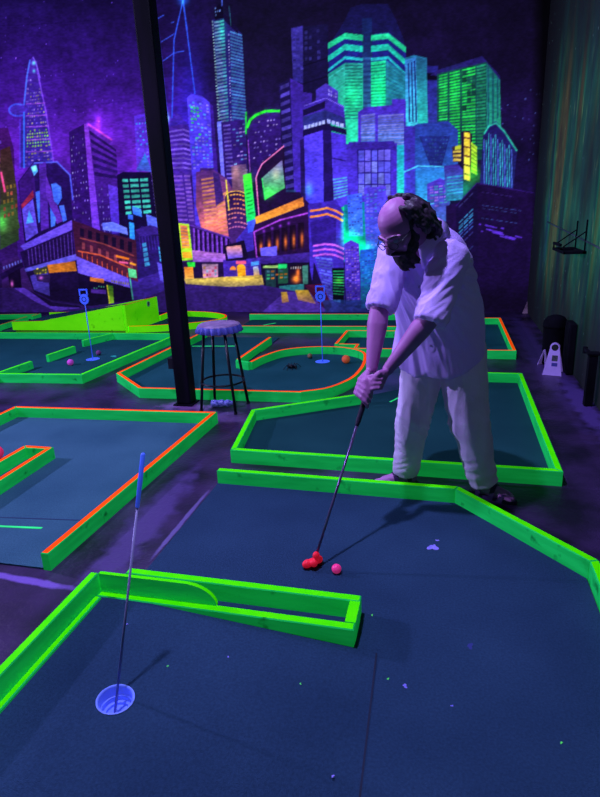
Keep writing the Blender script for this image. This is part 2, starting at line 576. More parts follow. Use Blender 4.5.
# street left
poly([(-90, 286), (20, 288), (55, 302), (90, 306), (140, 300), (180, 284), (260, 282), (330, 330), (-90, 330)], (52, 30, 108), (56, 32, 118))
poly([(14, 288), (24, 288), (52, 303), (80, 308), (56, 311), (36, 302)], (96, 60, 196))
poly([(28, 290), (52, 302), (80, 306), (82, 308), (50, 306)], (30, 16, 66))
# --- right of the post
poly([(168, 128), (177, 113), (191, 127)], (76, 46, 170), (56, 36, 160))
poly([(167, 127), (183, 124), (184, 172), (170, 172)], (70, 38, 150))
poly([(183, 124), (193, 128), (197, 172), (184, 172)], (62, 34, 142))
bands([(168, 130), (183, 127), (184, 170), (171, 170)], 9, (130, 96, 225), .4, .9)
bands([(183, 127), (193, 131), (196, 172), (184, 170)], 9, (140, 104, 235), .4, .9)
poly([(170, 172), (200, 172), (204, 224), (176, 226)], (72, 40, 150))
bands([(172, 174), (182, 174), (188, 222), (178, 222)], 11, (150, 100, 230), .45, .8)
bands([(184, 174), (190, 174), (194, 222), (189, 222)], 12, (170, 120, 235), .45, .7)
poly([(190, 176), (199, 174), (206, 226), (196, 226)], (50, 24, 110))
# spire
for a_, b_ in (((157, 20), (168, 122)), ((183, 0), (174, 40)), ((174, 40), (172, 118)), ((183, 0), (195, 94)), ((183, 0), (187, 30))):
    line([a_, b_], .9, (50, 90, 225), 1.0)
for a_, b_ in (((157, 19), (164, 15)), ((161, 42), (174, 34)), ((163, 61), (174, 53)), ((174, 53), (184, 51)), ((171, 23), (174, 22))):
    line([a_, b_], .8, (60, 90, 220), .6)
glow(183, 0, 5, 5, (30, 120, 230), .7)
glow(168, 118, 2, 6, (120, 220, 240), .5)
# rounded blue tower
poly([(187, 98), (191, 94), (202, 96), (210, 103), (214, 160), (218, 232), (196, 232), (191, 160)], (84, 66, 222), (70, 50, 190))
poly([(210, 103), (213, 106), (222, 232), (217, 232)], (60, 30, 140))
cells([(188, 100), (209, 104), (214, 170), (193, 170)], 6, 20, [(130, 150, 255), (90, 190, 255), (160, 140, 255)], .6, .7, .45, seed=12)
cells([(190, 105), (199, 107), (202, 140), (192, 140)], 3, 9, [(60, 235, 130)], .35, .8, .5, seed=13)
poly([(200, 168), (214, 168), (219, 232), (203, 232)], (60, 28, 110))
bands([(201, 170), (212, 170), (217, 210), (204, 210)], 9, (225, 150, 150), .5, .9)
# tall stepped tower
poly([(212, 20), (223, 17), (230, 22), (242, 34), (247, 130), (222, 130)], (36, 30, 98), (44, 36, 120))
bands([(214, 21), (224, 19), (229, 122), (219, 124)], 30, (90, 190, 190), .55, .75, seed=14)
bands([(214, 21), (220, 20), (226, 122), (219, 124)], 30, (160, 120, 200), .35, .5, seed=24)
bands([(230, 30), (242, 34), (247, 124), (232, 122)], 28, (80, 150, 200), .5, .8, seed=15)
glow(222, 30, 4, 14, (0, 120, 60), .5)
cells([(211, 20), (214, 20), (221, 124), (217, 124)], 1, 34, [(170, 220, 220)], 1, .5, .4, seed=16)
cells([(227, 30), (230, 30), (232, 122), (230, 122)], 1, 30, [(190, 200, 255)], .8, .5, .4, seed=17)
poly([(214, 8), (222, 2), (224, 18), (215, 20)], (16, 8, 40))
poly([(223, 12), (232, 22), (238, 28), (238, 34), (224, 20)], (22, 12, 54))
cells([(214, 7), (221, 5), (221, 16), (215, 17)], 3, 3, [(130, 170, 255)], .8, .6, .5, seed=18)
line([(222, -8), (222, 6)], 1.2, (80, 110, 220), .8)
line([(229, 6), (231, 26)], .8, (40, 90, 110))
poly([(217, 122), (222, 121), (230, 226), (225, 226)], (110, 120, 240), (120, 100, 230))
poly([(221, 122), (245, 119), (249, 192), (226, 194)], (50, 26, 112), (44, 24, 104))
bands([(223, 124), (230, 123), (234, 180), (227, 180)], 14, (130, 110, 220), .4, .75)
cells([(232, 124), (245, 122), (248, 172), (234, 174)], 4, 13, [(180, 150, 235), (110, 170, 230)], .45, .8, .35, seed=19)
poly([(231, 166), (246, 164), (250, 196), (233, 200)], (110, 80, 120), (150, 100, 110), a=.8)
glow(236, 172, 4, 8, (150, 120, 60), .5)
# dome block with the green rim
poly([(247, 132)] + arc(276, 134, 28, 23, 168, 60, 10) + [(290, 114), (290, 180), (252, 182)], (52, 26, 112), (44, 20, 96))
line([(247, 128), (250, 120), (256, 115), (266, 111), (285, 111)], 2.6, (50, 225, 60), 2.6)
line([(246, 134), (246, 112)], 1.6, (40, 200, 70), 2)
cells([(255, 120), (284, 116), (284, 160), (252, 166)], 10, 9, [(190, 170, 240), (150, 130, 240)], .38, .6, .3, seed=20)
line([(248, 140), (250, 172)], .8, (150, 80, 200), .6)
# warm-lit block and striped drum
poly([(196, 172), (214, 170), (226, 178), (238, 198), (246, 236), (204, 240), (196, 206)], (84, 44, 120), (196, 104, 110))
bands([(201, 178), (213, 176), (218, 226), (205, 228)], 13, (240, 160, 110), .45, .85, jit=.5, seed=3)
bands([(216, 196), (227, 190), (232, 232), (219, 236)], 10, (240, 170, 100), .5, .8, jit=.5, seed=4)
poly([(213, 172), (219, 174), (224, 200), (216, 206)], (60, 34, 110))
poly([(205, 216), (228, 198), (230, 236), (208, 240)], (235, 160, 120), (190, 90, 140), a=.45)
glow(212, 226, 12, 8, (120, 60, 10), .6)
glow(222, 214, 6, 10, (110, 60, 20), .5)
poly([(225, 200)] + arc(236, 198, 11, 7, 180, 0, 8) + [(249, 228), (236, 250), (229, 240)], (46, 20, 70), (74, 40, 120))
for j in range(8):
    y = 197 + j * 4.6
    r_ = random.Random(j)
    for k in range(7):
        if r_.random() < .8:
            x = 227 + k * 3.0 + j * .25
            line([(x, y - 2.6 * math.sin((k + .5) / 7 * 3.14)), (x + 2.3, y - 2.6 * math.sin((k + 1.3) / 7 * 3.14))], 1.3, (245 - 9 * j, 160 - 8 * j, 70 + 12 * j), .5)
line(arc(236, 197, 11, 6, 170, 10, 10), 1.0, (235, 180, 90))
line([(226, 180), (229, 210)], 1.1, YEL, 1.2)
poly([(236, 240), (252, 220), (254, 250), (240, 254)], (66, 46, 170))
# green sign board
poly([(243, 175), (251, 173), (256, 221), (247, 224)], (60, 245, 60), (30, 215, 120))
bands([(245, 180), (250, 179), (254, 214), (248, 216)], 9, (20, 150, 70), .4, .7)
glow(248, 180, 6, 8, (50, 160, 10), .5)
poly([(247, 222), (257, 218), (258, 230), (248, 233)], (70, 90, 230))
# ribbed tower + smooth slab
poly([(279, 84), (290, 79), (296, 206), (284, 210)], (30, 18, 78))
bands([(280, 84), (289, 80), (295, 206), (285, 208)], 15, (92, 76, 190), .45, .85)
poly([(290, 78), (303, 85), (312, 92), (308, 210), (295, 210)], (60, 36, 140), (70, 46, 176))
poly([(300, 140), (305, 138), (305, 206), (301, 206)], (36, 20, 90))
poly([(284, 190), (296, 190), (297, 212), (285, 212)], (40, 80, 110), a=.7)
# screen building
poly([(256, 178), (258, 170), (262, 162), (284, 145), (286, 192), (300, 192), (304, 204), (258, 218)], (34, 14, 60))
line([(259, 216), (256, 178), (258, 172), (262, 164), (284, 146)], 1.1, (240, 130, 190), .9)
poly([(262, 178), (282, 160), (285, 188), (265, 200)], (130, 110, 180), (60, 200, 80))
glow(268, 194, 5, 5, (30, 200, 30), .6)
glow(276, 174, 4, 6, (110, 80, 40), .7)
line([(262, 178), (265, 200)], .9, (60, 230, 110))
# dark towers behind
poly([(291, 28), (303, 26), (304, 84), (293, 80)], (62, 52, 148), (46, 38, 120))
poly([(303, 27), (328, 24), (330, 96), (303, 92)], (26, 20, 66), (22, 14, 56))
cells([(292, 30), (303, 28), (304, 80), (293, 78)], 3, 12, [(90, 80, 190), (50, 40, 120)], .7, .8, .6, seed=22, a=.6)
cells([(304, 30), (320, 28), (321, 60), (304, 62)], 4, 6, [(70, 66, 160)], .5, .7, .6, seed=23, a=.6)
line([(303, 66), (328, 58)], 1.2, (14, 8, 40))
line([(303, 84), (328, 76)], 1.2, (14, 8, 40))
# green twin towers
poly([(345, 20), (350, 8), (362, 4), (388, 4), (396, 20), (404, 40), (404, 60), (330, 60), (330, 44)], (24, 20, 70), (30, 30, 92))
poly([(328, 43), (345, 33), (363, 35), (363, 215), (346, 215), (330, 110)], (32, 34, 120))
poly([(371, 35), (388, 32), (406, 47), (407, 150), (371, 150)], (32, 34, 120))
poly([(362, 18), (372, 18), (373, 200), (362, 200)], (24, 36, 90), (50, 100, 150))
bands([(362, 56), (372, 56), (373, 150), (362, 150)], 18, (60, 120, 180), .5, .55)
for (yl, yr, h, c) in ((0, 0, 6, (40, 190, 140)), (13, 11, 6, (36, 180, 160)), (26, 23, 3, (40, 170, 180))):
    poly([(328, 43 + yl), (345, 33 + yr), (363, 35 + yr), (363, 35 + yr + h), (345, 33 + yr + h), (328, 43 + yl + h)], c)
    poly([(371, 35 + yr), (388, 33 + yr), (406, 47 + yl), (406, 47 + yl + h), (388, 33 + yr + h), (371, 35 + yr + h)], c)
poly([(328, 74), (345, 63), (363, 63), (363, 215), (340, 215), (331, 130)], (44, 150, 140), (30, 200, 130))
poly([(371, 62), (386, 60), (386, 112), (371, 112)], (36, 190, 140))
poly([(386, 60), (406, 74), (406, 112), (386, 112)], (34, 110, 140))
bands([(345, 64), (362, 64), (362, 120), (345, 120)], 17, (30, 90, 110), .35, .8)
bands([(329, 76), (345, 65), (345, 116), (330, 124)], 14, (70, 190, 190), .35, .7)
bands([(371, 64), (386, 62), (386, 112), (371, 112)], 15, (24, 110, 110), .35, .8)
bands([(386, 62), (405, 76), (405, 112), (386, 112)], 12, (50, 160, 170), .4, .7)
glow(353, 95, 9, 16, (0, 80, 20), .8)
glow(379, 92, 7, 14, (0, 90, 20), .8)
glow(354, 135, 8, 18, (20, 60, 50), .8)
# pale-lit purple block
poly([(358, 112), (366, 107), (392, 105), (392, 99), (406, 99), (413, 107), (414, 205), (358, 205)], (72, 46, 172), (70, 60, 200))
for u0, u1 in ((361, 375), (378, 404)):
    poly([(u0, 115), (u1, 113), (u1, 146), (u0, 146)], (84, 78, 190), (80, 130, 210))
    bands([(u0, 115), (u1, 113), (u1, 146), (u0, 146)], 13, (160, 155, 225), .42, .75, jit=.6)
# slim twin-face tower
poly([(405, 58), (414, 55), (427, 58), (428, 126), (406, 126)], (40, 110, 150))
poly([(405, 60), (416, 57), (418, 126), (406, 126)], (56, 120, 190), (70, 190, 215))
bands([(407, 64), (416, 60), (418, 122), (408, 122)], 3, (30, 34, 110), .45, .8, vertical=True)
poly([(416, 57), (427, 60), (428, 126), (418, 126)], (36, 90, 130), (50, 190, 180))
poly([(427, 66), (438, 66), (439, 128), (428, 128)], (40, 36, 120), (50, 60, 150))
poly([(427, 73), (438, 73), (438, 80), (427, 80)], (14, 8, 36))
# big green block
poly([(430, 75), (438, 70), (482, 56), (500, 76), (500, 84), (486, 62), (438, 76)], (40, 32, 104))
poly([(437, 74), (486, 62), (487, 160), (458, 160), (437, 122)], (24, 70, 76))
for u0, u1 in ((.02, .2), (.24, .46), (.5, .78), (.8, 1)):
    q = [(438, 75), (486, 63), (486, 150), (438, 150)]
    bands([qp(q, u0, 0), qp(q, u1, 0), qp(q, u1, 1), qp(q, u0, 1)], 26, (50, 226, 96) if u0 < .75 else (40, 150, 110), .55, .95, seed=int(u0 * 50))
cells([(462, 70), (476, 68), (476, 110), (462, 112)], 3, 6, [(24, 60, 70)], .5, .9, .8, seed=25, a=.8)
poly([(486, 62), (500, 80), (501, 130), (487, 142)], (30, 110, 110), (40, 150, 120))
bands([(486, 64), (500, 80), (500, 116), (486, 130)], 3, (30, 80, 110), .4, .7, vertical=True)
glow(455, 90, 12, 18, (0, 90, 20), .35)
# facetted blue block
poly([(404, 132), (417, 124), (448, 121), (458, 130), (458, 200), (404, 204)], (44, 60, 150), (50, 120, 200))
poly([(404, 133), (415, 126), (415, 200), (404, 202)], (60, 46, 160), (70, 70, 200))
poly([(419, 136), (450, 136), (442, 166), (430, 166)], (36, 46, 124))
cells([(421, 138), (449, 138), (442, 164), (430, 164)], 9, 7, [(60, 110, 170)], .6, .6, .4, seed=26, a=.7)
line([(404, 172), (418, 166), (450, 167)], 1.2, (80, 190, 230), .8)
poly([(416, 168), (450, 168), (450, 204), (416, 204)], (50, 130, 210), (60, 170, 220), a=.8)
glow(400, 185, 4, 16, (0, 160, 170), .9)
# yellow-lit tower
poly([(452, 147), (461, 145), (461, 162), (453, 162)], (70, 50, 60))
poly([(455, 146), (461, 145), (461, 149), (455, 150)], (190, 200, 60))
bands([(453, 150), (461, 149), (461, 162), (453, 162)], 3, (225, 200, 90), .55, .95)
poly([(461, 132), (469, 131), (472, 135), (472, 182), (462, 180)], (36, 16, 56))
poly([(464, 132), (470, 133), (470, 181), (464, 179)], (235, 205, 70), (230, 220, 80))
bands([(464, 133), (470, 134), (470, 180), (464, 178)], 5, (120, 60, 60), .18, .9)
poly([(471, 142), (477, 147), (477, 175), (471, 172)], (190, 230, 60), (130, 225, 60))
bands([(471, 143), (477, 148), (477, 175), (471, 172)], 7, (60, 90, 40), .25, .8)
glow(473, 175, 9, 10, (30, 190, 10), .7)
glow(462, 190, 10, 8, (10, 170, 70), .7)
# rounded right tower
poly([(483, 136), (488, 126), (496, 121), (504, 130), (517, 152), (513, 190), (480, 184)], (34, 26, 92), (36, 40, 110))
line([(484, 134), (489, 126), (496, 123), (504, 131), (517, 151)], 1.5, (50, 170, 150), 1.3)
for k in range(13):
    x = 484 + k * 2.3
    y0 = 134 + abs(k - 3) * 1.7 + 3 * math.sin(k * 2.1)
    line([(x, y0), (x + .3, 184 + k * .3)], .9, (60, 190, 190) if k % 3 else (90, 130, 220), .5, .75)
# violet windows block
poly([(344, 144), (397, 143), (397, 200), (345, 205)], (70, 46, 176), (76, 56, 200))
poly([(349, 142), (394, 141), (397, 150), (346, 150)], (58, 38, 150))
poly([(357, 149), (391, 149), (391, 194), (358, 196)], (40, 26, 120))
cells([(358, 150), (391, 149), (391, 196), (358, 196)], 5, 4, [(130, 120, 255), (110, 110, 250), (140, 150, 255)], 1, .86, .9, seed=27, jit=.2)
poly([(397, 145), (404, 145), (404, 205), (397, 205)], (40, 170, 200), (50, 210, 190))
# crowned violet tower
poly([(316, 90), (326, 83), (338, 91), (338, 103), (316, 103)], (78, 58, 176), (66, 46, 160))
cells([(328, 88), (337, 93), (337, 99), (328, 96)], 4, 2, [(150, 140, 230)], .8, .7, .6, seed=28)
poly([(303, 108), (318, 99), (326, 97), (344, 106), (345, 120), (303, 120)], (66, 44, 160))
poly([(303, 110), (325, 101), (325, 108), (303, 116)], (26, 14, 66))
line([(304, 106), (326, 98), (344, 107)], .8, (120, 100, 220))
poly([(303, 117), (325, 110), (345, 118), (346, 128), (325, 120), (303, 128)], (44, 46, 120))
for k in range(6):
    poly([(304 + k * 3.6, 126 - k), (307 + k * 3.6, 125 - k), (307 + k * 3.6, 129 - k), (304 + k * 3.6, 130 - k)], (160, 170, 240))
for k in range(4):
    poly([(327 + k * 4.4, 119 + k * 1.3), (330.5 + k * 4.4, 120 + k * 1.3), (330.5 + k * 4.4, 124 + k * 1.3), (327 + k * 4.4, 123 + k * 1.3)], (160, 170, 240))
poly([(303, 130), (324, 124), (346, 129), (347, 135), (332, 131), (322, 131), (303, 137)], (26, 14, 70))
poly([(304, 136), (323, 130), (324, 212), (306, 206)], (84, 62, 210), (76, 66, 225))
poly([(323, 130), (331, 130), (334, 212), (324, 212)], (34, 18, 92))
poly([(331, 132), (346, 135), (348, 205), (334, 210)], (74, 50, 190), (84, 64, 214))
line([(332, 158), (346, 161)], 1.2, (36, 20, 96))
bands([(333, 178), (347, 176), (348, 196), (334, 200)], 7, (90, 190, 220), .5, .85)
glow(309, 190, 4, 6, (20, 170, 110), .5)
# cinema front
poly([(253, 232), (256, 220), (304, 198), (312, 206), (314, 300), (258, 292)], (46, 16, 72), (34, 14, 66))
poly([(255, 217), (303, 197), (304, 206), (256, 224)], (205, 120, 60), (240, 165, 60))
line([(257, 258), (254, 232), (280, 220), (308, 213)], 1.4, (160, 70, 200), 1.1)
for k in range(6):
    x = 260 + k * 8.2
    y = 244 - k * 1.6
    poly([(x - 3, y - 9 - k * .8), (x + 3, y - 10 - k * .8), (x + 3, y + 12), (x - 3, y + 12)], (26, 8, 40))
    glow(x + 1, y + 3, 1.6, 5 + k * .3, (250, 140, 20), .75)
    if k < 4:
        glow(x + 4, y - 13 - k, 1.5, 1.5, (140, 60, 190), .7)
poly([(260, 248), (277, 246), (277, 256), (261, 256)], (104, 92, 230))
poly([(252, 258), (312, 252), (313, 262), (254, 266)], (70, 44, 150), (50, 30, 116))
poly([(258, 264), (312, 262), (312, 286), (260, 290)], (22, 14, 48))
poly([(263, 266), (278, 265), (278, 268), (263, 268)], (150, 190, 110))
poly([(278, 264), (287, 264), (287, 268), (278, 269)], (40, 220, 120))
poly([(265, 270), (276, 269), (276, 290), (266, 288)], (30, 60, 70))
poly([(278, 269), (288, 268), (288, 283), (278, 284)], (36, 90, 70))
cells([(266, 270), (288, 269), (288, 282), (266, 284)], 5, 4, [(60, 200, 130), (240, 140, 50), (90, 140, 170)], .5, .7, .5, seed=29)
poly([(290, 266), (306, 264), (306, 284), (290, 284)], (30, 12, 40))
glow(296, 279, 4, 4, (255, 150, 20), .95)
glow(298, 272, 2, 4, (240, 130, 20), .8)
cells([(290, 266), (304, 265), (304, 270), (290, 270)], 6, 1, [(190, 190, 190)], .8, .6, .5, seed=30)
poly([(302, 266), (308, 265), (308, 284), (303, 284)], (70, 130, 120))
poly([(279, 286), (304, 284), (304, 293), (280, 294)], (50, 130, 140))
# purple drum with orange waves
poly([(308, 204), (336, 200), (344, 212), (344, 262), (345, 310), (316, 300), (310, 270)], (62, 40, 164), (72, 52, 190))
poly([(310, 222), (336, 216), (336, 242), (312, 246)], (48, 26, 126), a=.8)
for y in (209, 215):
    line([(310, y + 2), (318, y + 1), (327, y - 1), (336, y + 2), (343, y + 6)], 2.0, (250, 140, 60), .9)
for y in (246, 251, 256):
    line([(313, y), (325, y - 2), (335, y - 1), (344, y + 3)], 1.9, (190, 96, 220), .6)
bands([(315, 256), (332, 258), (338, 304), (326, 298)], 14, (110, 130, 250), .6, .8, jit=.4)
cells([(315, 256), (332, 258), (338, 304), (326, 298)], 5, 14, [(60, 60, 180)], .4, .6, .5, seed=31)
poly([(314, 262), (324, 290), (320, 294), (312, 284)], (26, 14, 60))
poly([(332, 268), (344, 268), (344, 306), (333, 304)], (10, 12, 30))
bands([(333, 270), (344, 270), (344, 296), (333, 295)], 9, (50, 200, 130), .4, .85)
glow(339, 281, 4, 3, (90, 200, 20), .6)
for x in (333, 337, 352, 357):
    poly([(x, 300), (x + 3.4, 300), (x + 3.4, 305), (x, 305)], (110, 190, 255))
# lower right blocks and the green glow
poly([(344, 205), (376, 200), (376, 262), (344, 262)], (20, 110, 150), (10, 160, 120))
poly([(347, 195), (362, 193), (363, 236), (349, 236)], (66, 90, 226), (60, 130, 220))
cells([(347, 196), (362, 194), (363, 236), (349, 236)], 5, 13, [(120, 170, 255), (70, 60, 190)], .6, .7, .4, seed=32)
poly([(364, 188), (386, 186), (386, 250), (366, 252)], (86, 64, 210), (60, 90, 200))
cells([(365, 190), (386, 188), (386, 250), (366, 250)], 5, 18, [(130, 120, 255), (80, 150, 230)], .6, .6, .4, seed=33)
glow(350, 240, 8, 8, (0, 235, 70), .9)
glow(365, 248, 8, 6, (0, 200, 90), .8)
glow(343, 225, 2, 12, (0, 200, 70), .7)
poly([(344, 244), (351, 240), (359, 244), (361, 304), (346, 308)], (84, 56, 190), (70, 50, 180))
cells([(345, 246), (359, 246), (360, 300), (347, 302)], 5, 20, [(130, 110, 240), (60, 30, 130), (170, 130, 230)], .7, .7, .45, seed=34)
poly([(360, 250), (400, 246), (420, 310), (361, 308)], (40, 90, 200), (20, 120, 150))
cells([(361, 252), (380, 250), (380, 300), (362, 302)], 6, 18, [(70, 160, 240), (60, 70, 200)], .7, .7, .4, seed=35)
# small blocks behind the man
poly([(427, 184), (440, 178), (449, 182), (450, 240), (428, 240)], (78, 52, 180), (60, 120, 170))
cells([(429, 186), (448, 184), (448, 206), (430, 208)], 4, 8, [(170, 120, 235), (80, 180, 210)], .7, .8, .5, seed=36)
poly([(444, 166), (458, 164), (463, 170), (463, 200), (446, 200)], (66, 46, 150), (50, 130, 170))
bands([(447, 176), (463, 174), (463, 200), (447, 202)], 8, (60, 180, 210), .45, .8)
poly([(404, 204), (430, 200), (430, 250), (404, 250)], (40, 120, 190), (30, 170, 160))
# dark block in the right corner
poly([(446, 206), (458, 203), (458, 330), (446, 330)], (34, 16, 70))
poly([(456, 206), (477, 183), (480, 330), (456, 330)], (27, 14, 64), (24, 11, 52))
poly([(477, 183), (534, 193), (534, 330), (479, 330)], (30, 13, 62), (25, 12, 56))
line([(456, 206), (477, 183), (534, 193)], .9, (50, 26, 110))
for (y, k, c) in ((193, 1, (60, 60, 120)), (209, 2, (60, 140, 180)), (215, 2, (60, 150, 200)), (222, 2, (60, 90, 170)), (232, 1, (56, 56, 130)), (246, 1, (46, 56, 110))):
    for j in range(k * 3):
        line([(459 + (j % 3) * 5, y + 14 - (j % 3) * 5 + (j // 3) * 4), (463 + (j % 3) * 5, y + 10 - (j % 3) * 5 + (j // 3) * 4)], 1.2, c, .4, .8)
for (y, c, n) in ((192, (56, 40, 110), 7), (205, (56, 76, 140), 9), (208, (56, 70, 130), 8), (218, (56, 76, 140), 8)):
    for j in range(n):
        x = 481 + j * 4.6 + 2 * random.random()
        line([(x, y + (x - 480) * .14), (x + 3, y + (x - 477) * .14)], .8, c, .3, .8)
for (x0, x1, y) in ((479, 481, 224), (485, 497, 225), (501, 504, 228), (481, 483, 231), (486, 503, 229), (492, 504, 232), (505, 516, 236), (515, 522, 236), (500, 515, 236)):
    line([(x0, y), (x1, y + (x1 - x0) * .25)], 1.4, (90, 52, 190), .5)
# middle shop row and long arcade
poly([(176, 220), (186, 222), (230, 238), (230, 268), (222, 272), (180, 262)], (56, 26, 108), (64, 30, 110))
for k in range(8):
    x = 193 + k * 4.6
    poly([(x, 228 + k * 1.4), (x + 1.9, 228.6 + k * 1.4), (x + 2.6, 252 + k * .8), (x + .8, 252 + k * .8)], (120, 66, 190))
    poly([(x + 1.9, 228.6 + k * 1.4), (x + 3.8, 229 + k * 1.4), (x + 4.2, 252 + k * .8), (x + 2.6, 252 + k * .8)], (30, 12, 60))
line([(178, 221), (230, 238)], 1.6, (90, 50, 160))
poly([(192, 250), (226, 254), (226, 262), (193, 262)], (170, 110, 190), (140, 90, 190))
poly([(178, 223), (189, 224), (193, 260), (181, 261)], (180, 225, 60), (160, 215, 50))
poly([(180, 225), (187, 226), (190, 248), (182, 248)], (226, 130, 90), (246, 160, 60))
bands([(180, 226), (187, 227), (190, 247), (182, 247)], 6, (180, 130, 170), .35, .6)
poly([(182, 252), (191, 252), (192, 258), (183, 258)], (240, 165, 50))
poly([(181, 262), (226, 262), (226, 280), (183, 282)], (34, 18, 66))
poly([(184, 267), (193, 267), (194, 279), (185, 280)], (236, 140, 50), (240, 180, 90))
poly([(187, 262), (195, 262), (195, 267), (188, 267)], (50, 220, 70))
poly([(202, 264), (218, 264), (218, 277), (203, 278)], (150, 120, 150), (210, 140, 180))
cells([(203, 266), (217, 266), (217, 276), (203, 277)], 5, 3, [(235, 90, 130), (240, 180, 90), (140, 190, 220)], .7, .7, .7, seed=37)
poly([(223, 260), (260, 258), (262, 278), (224, 279)], (72, 44, 168), (64, 40, 150))
glow(241, 270, 4, 5, (200, 130, 0), .7)
poly([(237, 268)] + arc(241, 268, 4.5, 4, 180, 0, 8) + [(246, 277), (238, 277)], (255, 180, 40), (230, 150, 30))
poly(arc(233, 270, 3.2, 4, 180, 0, 8), (240, 140, 60))
poly([(236, 261), (246, 261), (246, 264), (236, 264)], (250, 90, 130))
poly([(251, 262), (259, 261), (259, 265), (251, 266)], (80, 150, 230))
poly([(253, 267), (258, 266), (260, 277), (254, 277)], (150, 170, 220), (230, 170, 100))
poly([(224, 246), (244, 240), (248, 256), (246, 260), (226, 261)], (24, 12, 52))
poly([(226, 247), (241, 245), (243, 257), (228, 259)], (235, 160, 140), (100, 80, 220))
poly([(184, 279), (262, 275), (264, 285), (230, 287), (186, 284)], (190, 160, 80), (170, 150, 100))
glow(240, 279, 16, 2.5, (70, 60, 0), .8)
glow(200, 281, 10, 2, (60, 60, 10), .8)
# street centre
poly([(176, 285), (232, 287), (262, 285), (300, 292), (352, 306), (420, 330), (170, 330)], (66, 40, 136), (58, 33, 120))
poly([(262, 312), (285, 292), (322, 292), (346, 312), (340, 330), (250, 330)], (92, 60, 176), (84, 54, 170))
poly([(281, 292), (287, 292), (289, 302), (282, 303)], (220, 180, 70), (170, 120, 110))
poly([(295, 290), (308, 290), (316, 304), (298, 300)], (230, 190, 60), (160, 110, 130))
glow(285, 297, 3, 4, (60, 40, 0), .6)
poly([(304, 285), (322, 284), (332, 306), (328, 312), (316, 300)], (84, 20, 66))
poly([(322, 300), (430, 300), (520, 312), (520, 330), (330, 330)], (40, 70, 150), (34, 40, 110), a=.75)
poly([(446, 290), (534, 300), (534, 330), (446, 330)], (23, 11, 50))

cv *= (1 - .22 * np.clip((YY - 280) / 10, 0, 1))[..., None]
# small brush strokes
cv *= (0.86 + 0.28 * smooth_noise(2.4, 1.1, 13))[..., None]
# slight painterly unevenness, fade into the dark corner on the right and towards the ceiling
cv *= (0.9 + 0.2 * smooth_noise(5, 5, 12))[..., None]
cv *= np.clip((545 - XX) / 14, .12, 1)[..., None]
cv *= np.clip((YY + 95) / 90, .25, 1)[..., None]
cv = np.clip(cv, 0, 255) / 255.0
cv = np.clip(255.0 * 1.13 * cv ** 1.14, 0, 255)

def pixel_of(P):
    """sketch coordinates of a wall point (the sketch was taken from where the photograph was taken)"""
    d = P - np.array((0, 0, CAM_H))
    z = d @ np.array(FWD)
    return 300 + F_PX * (d @ np.array(RGT)) / z, 398.5 + F_PX * (d @ np.array(DWN)) / z

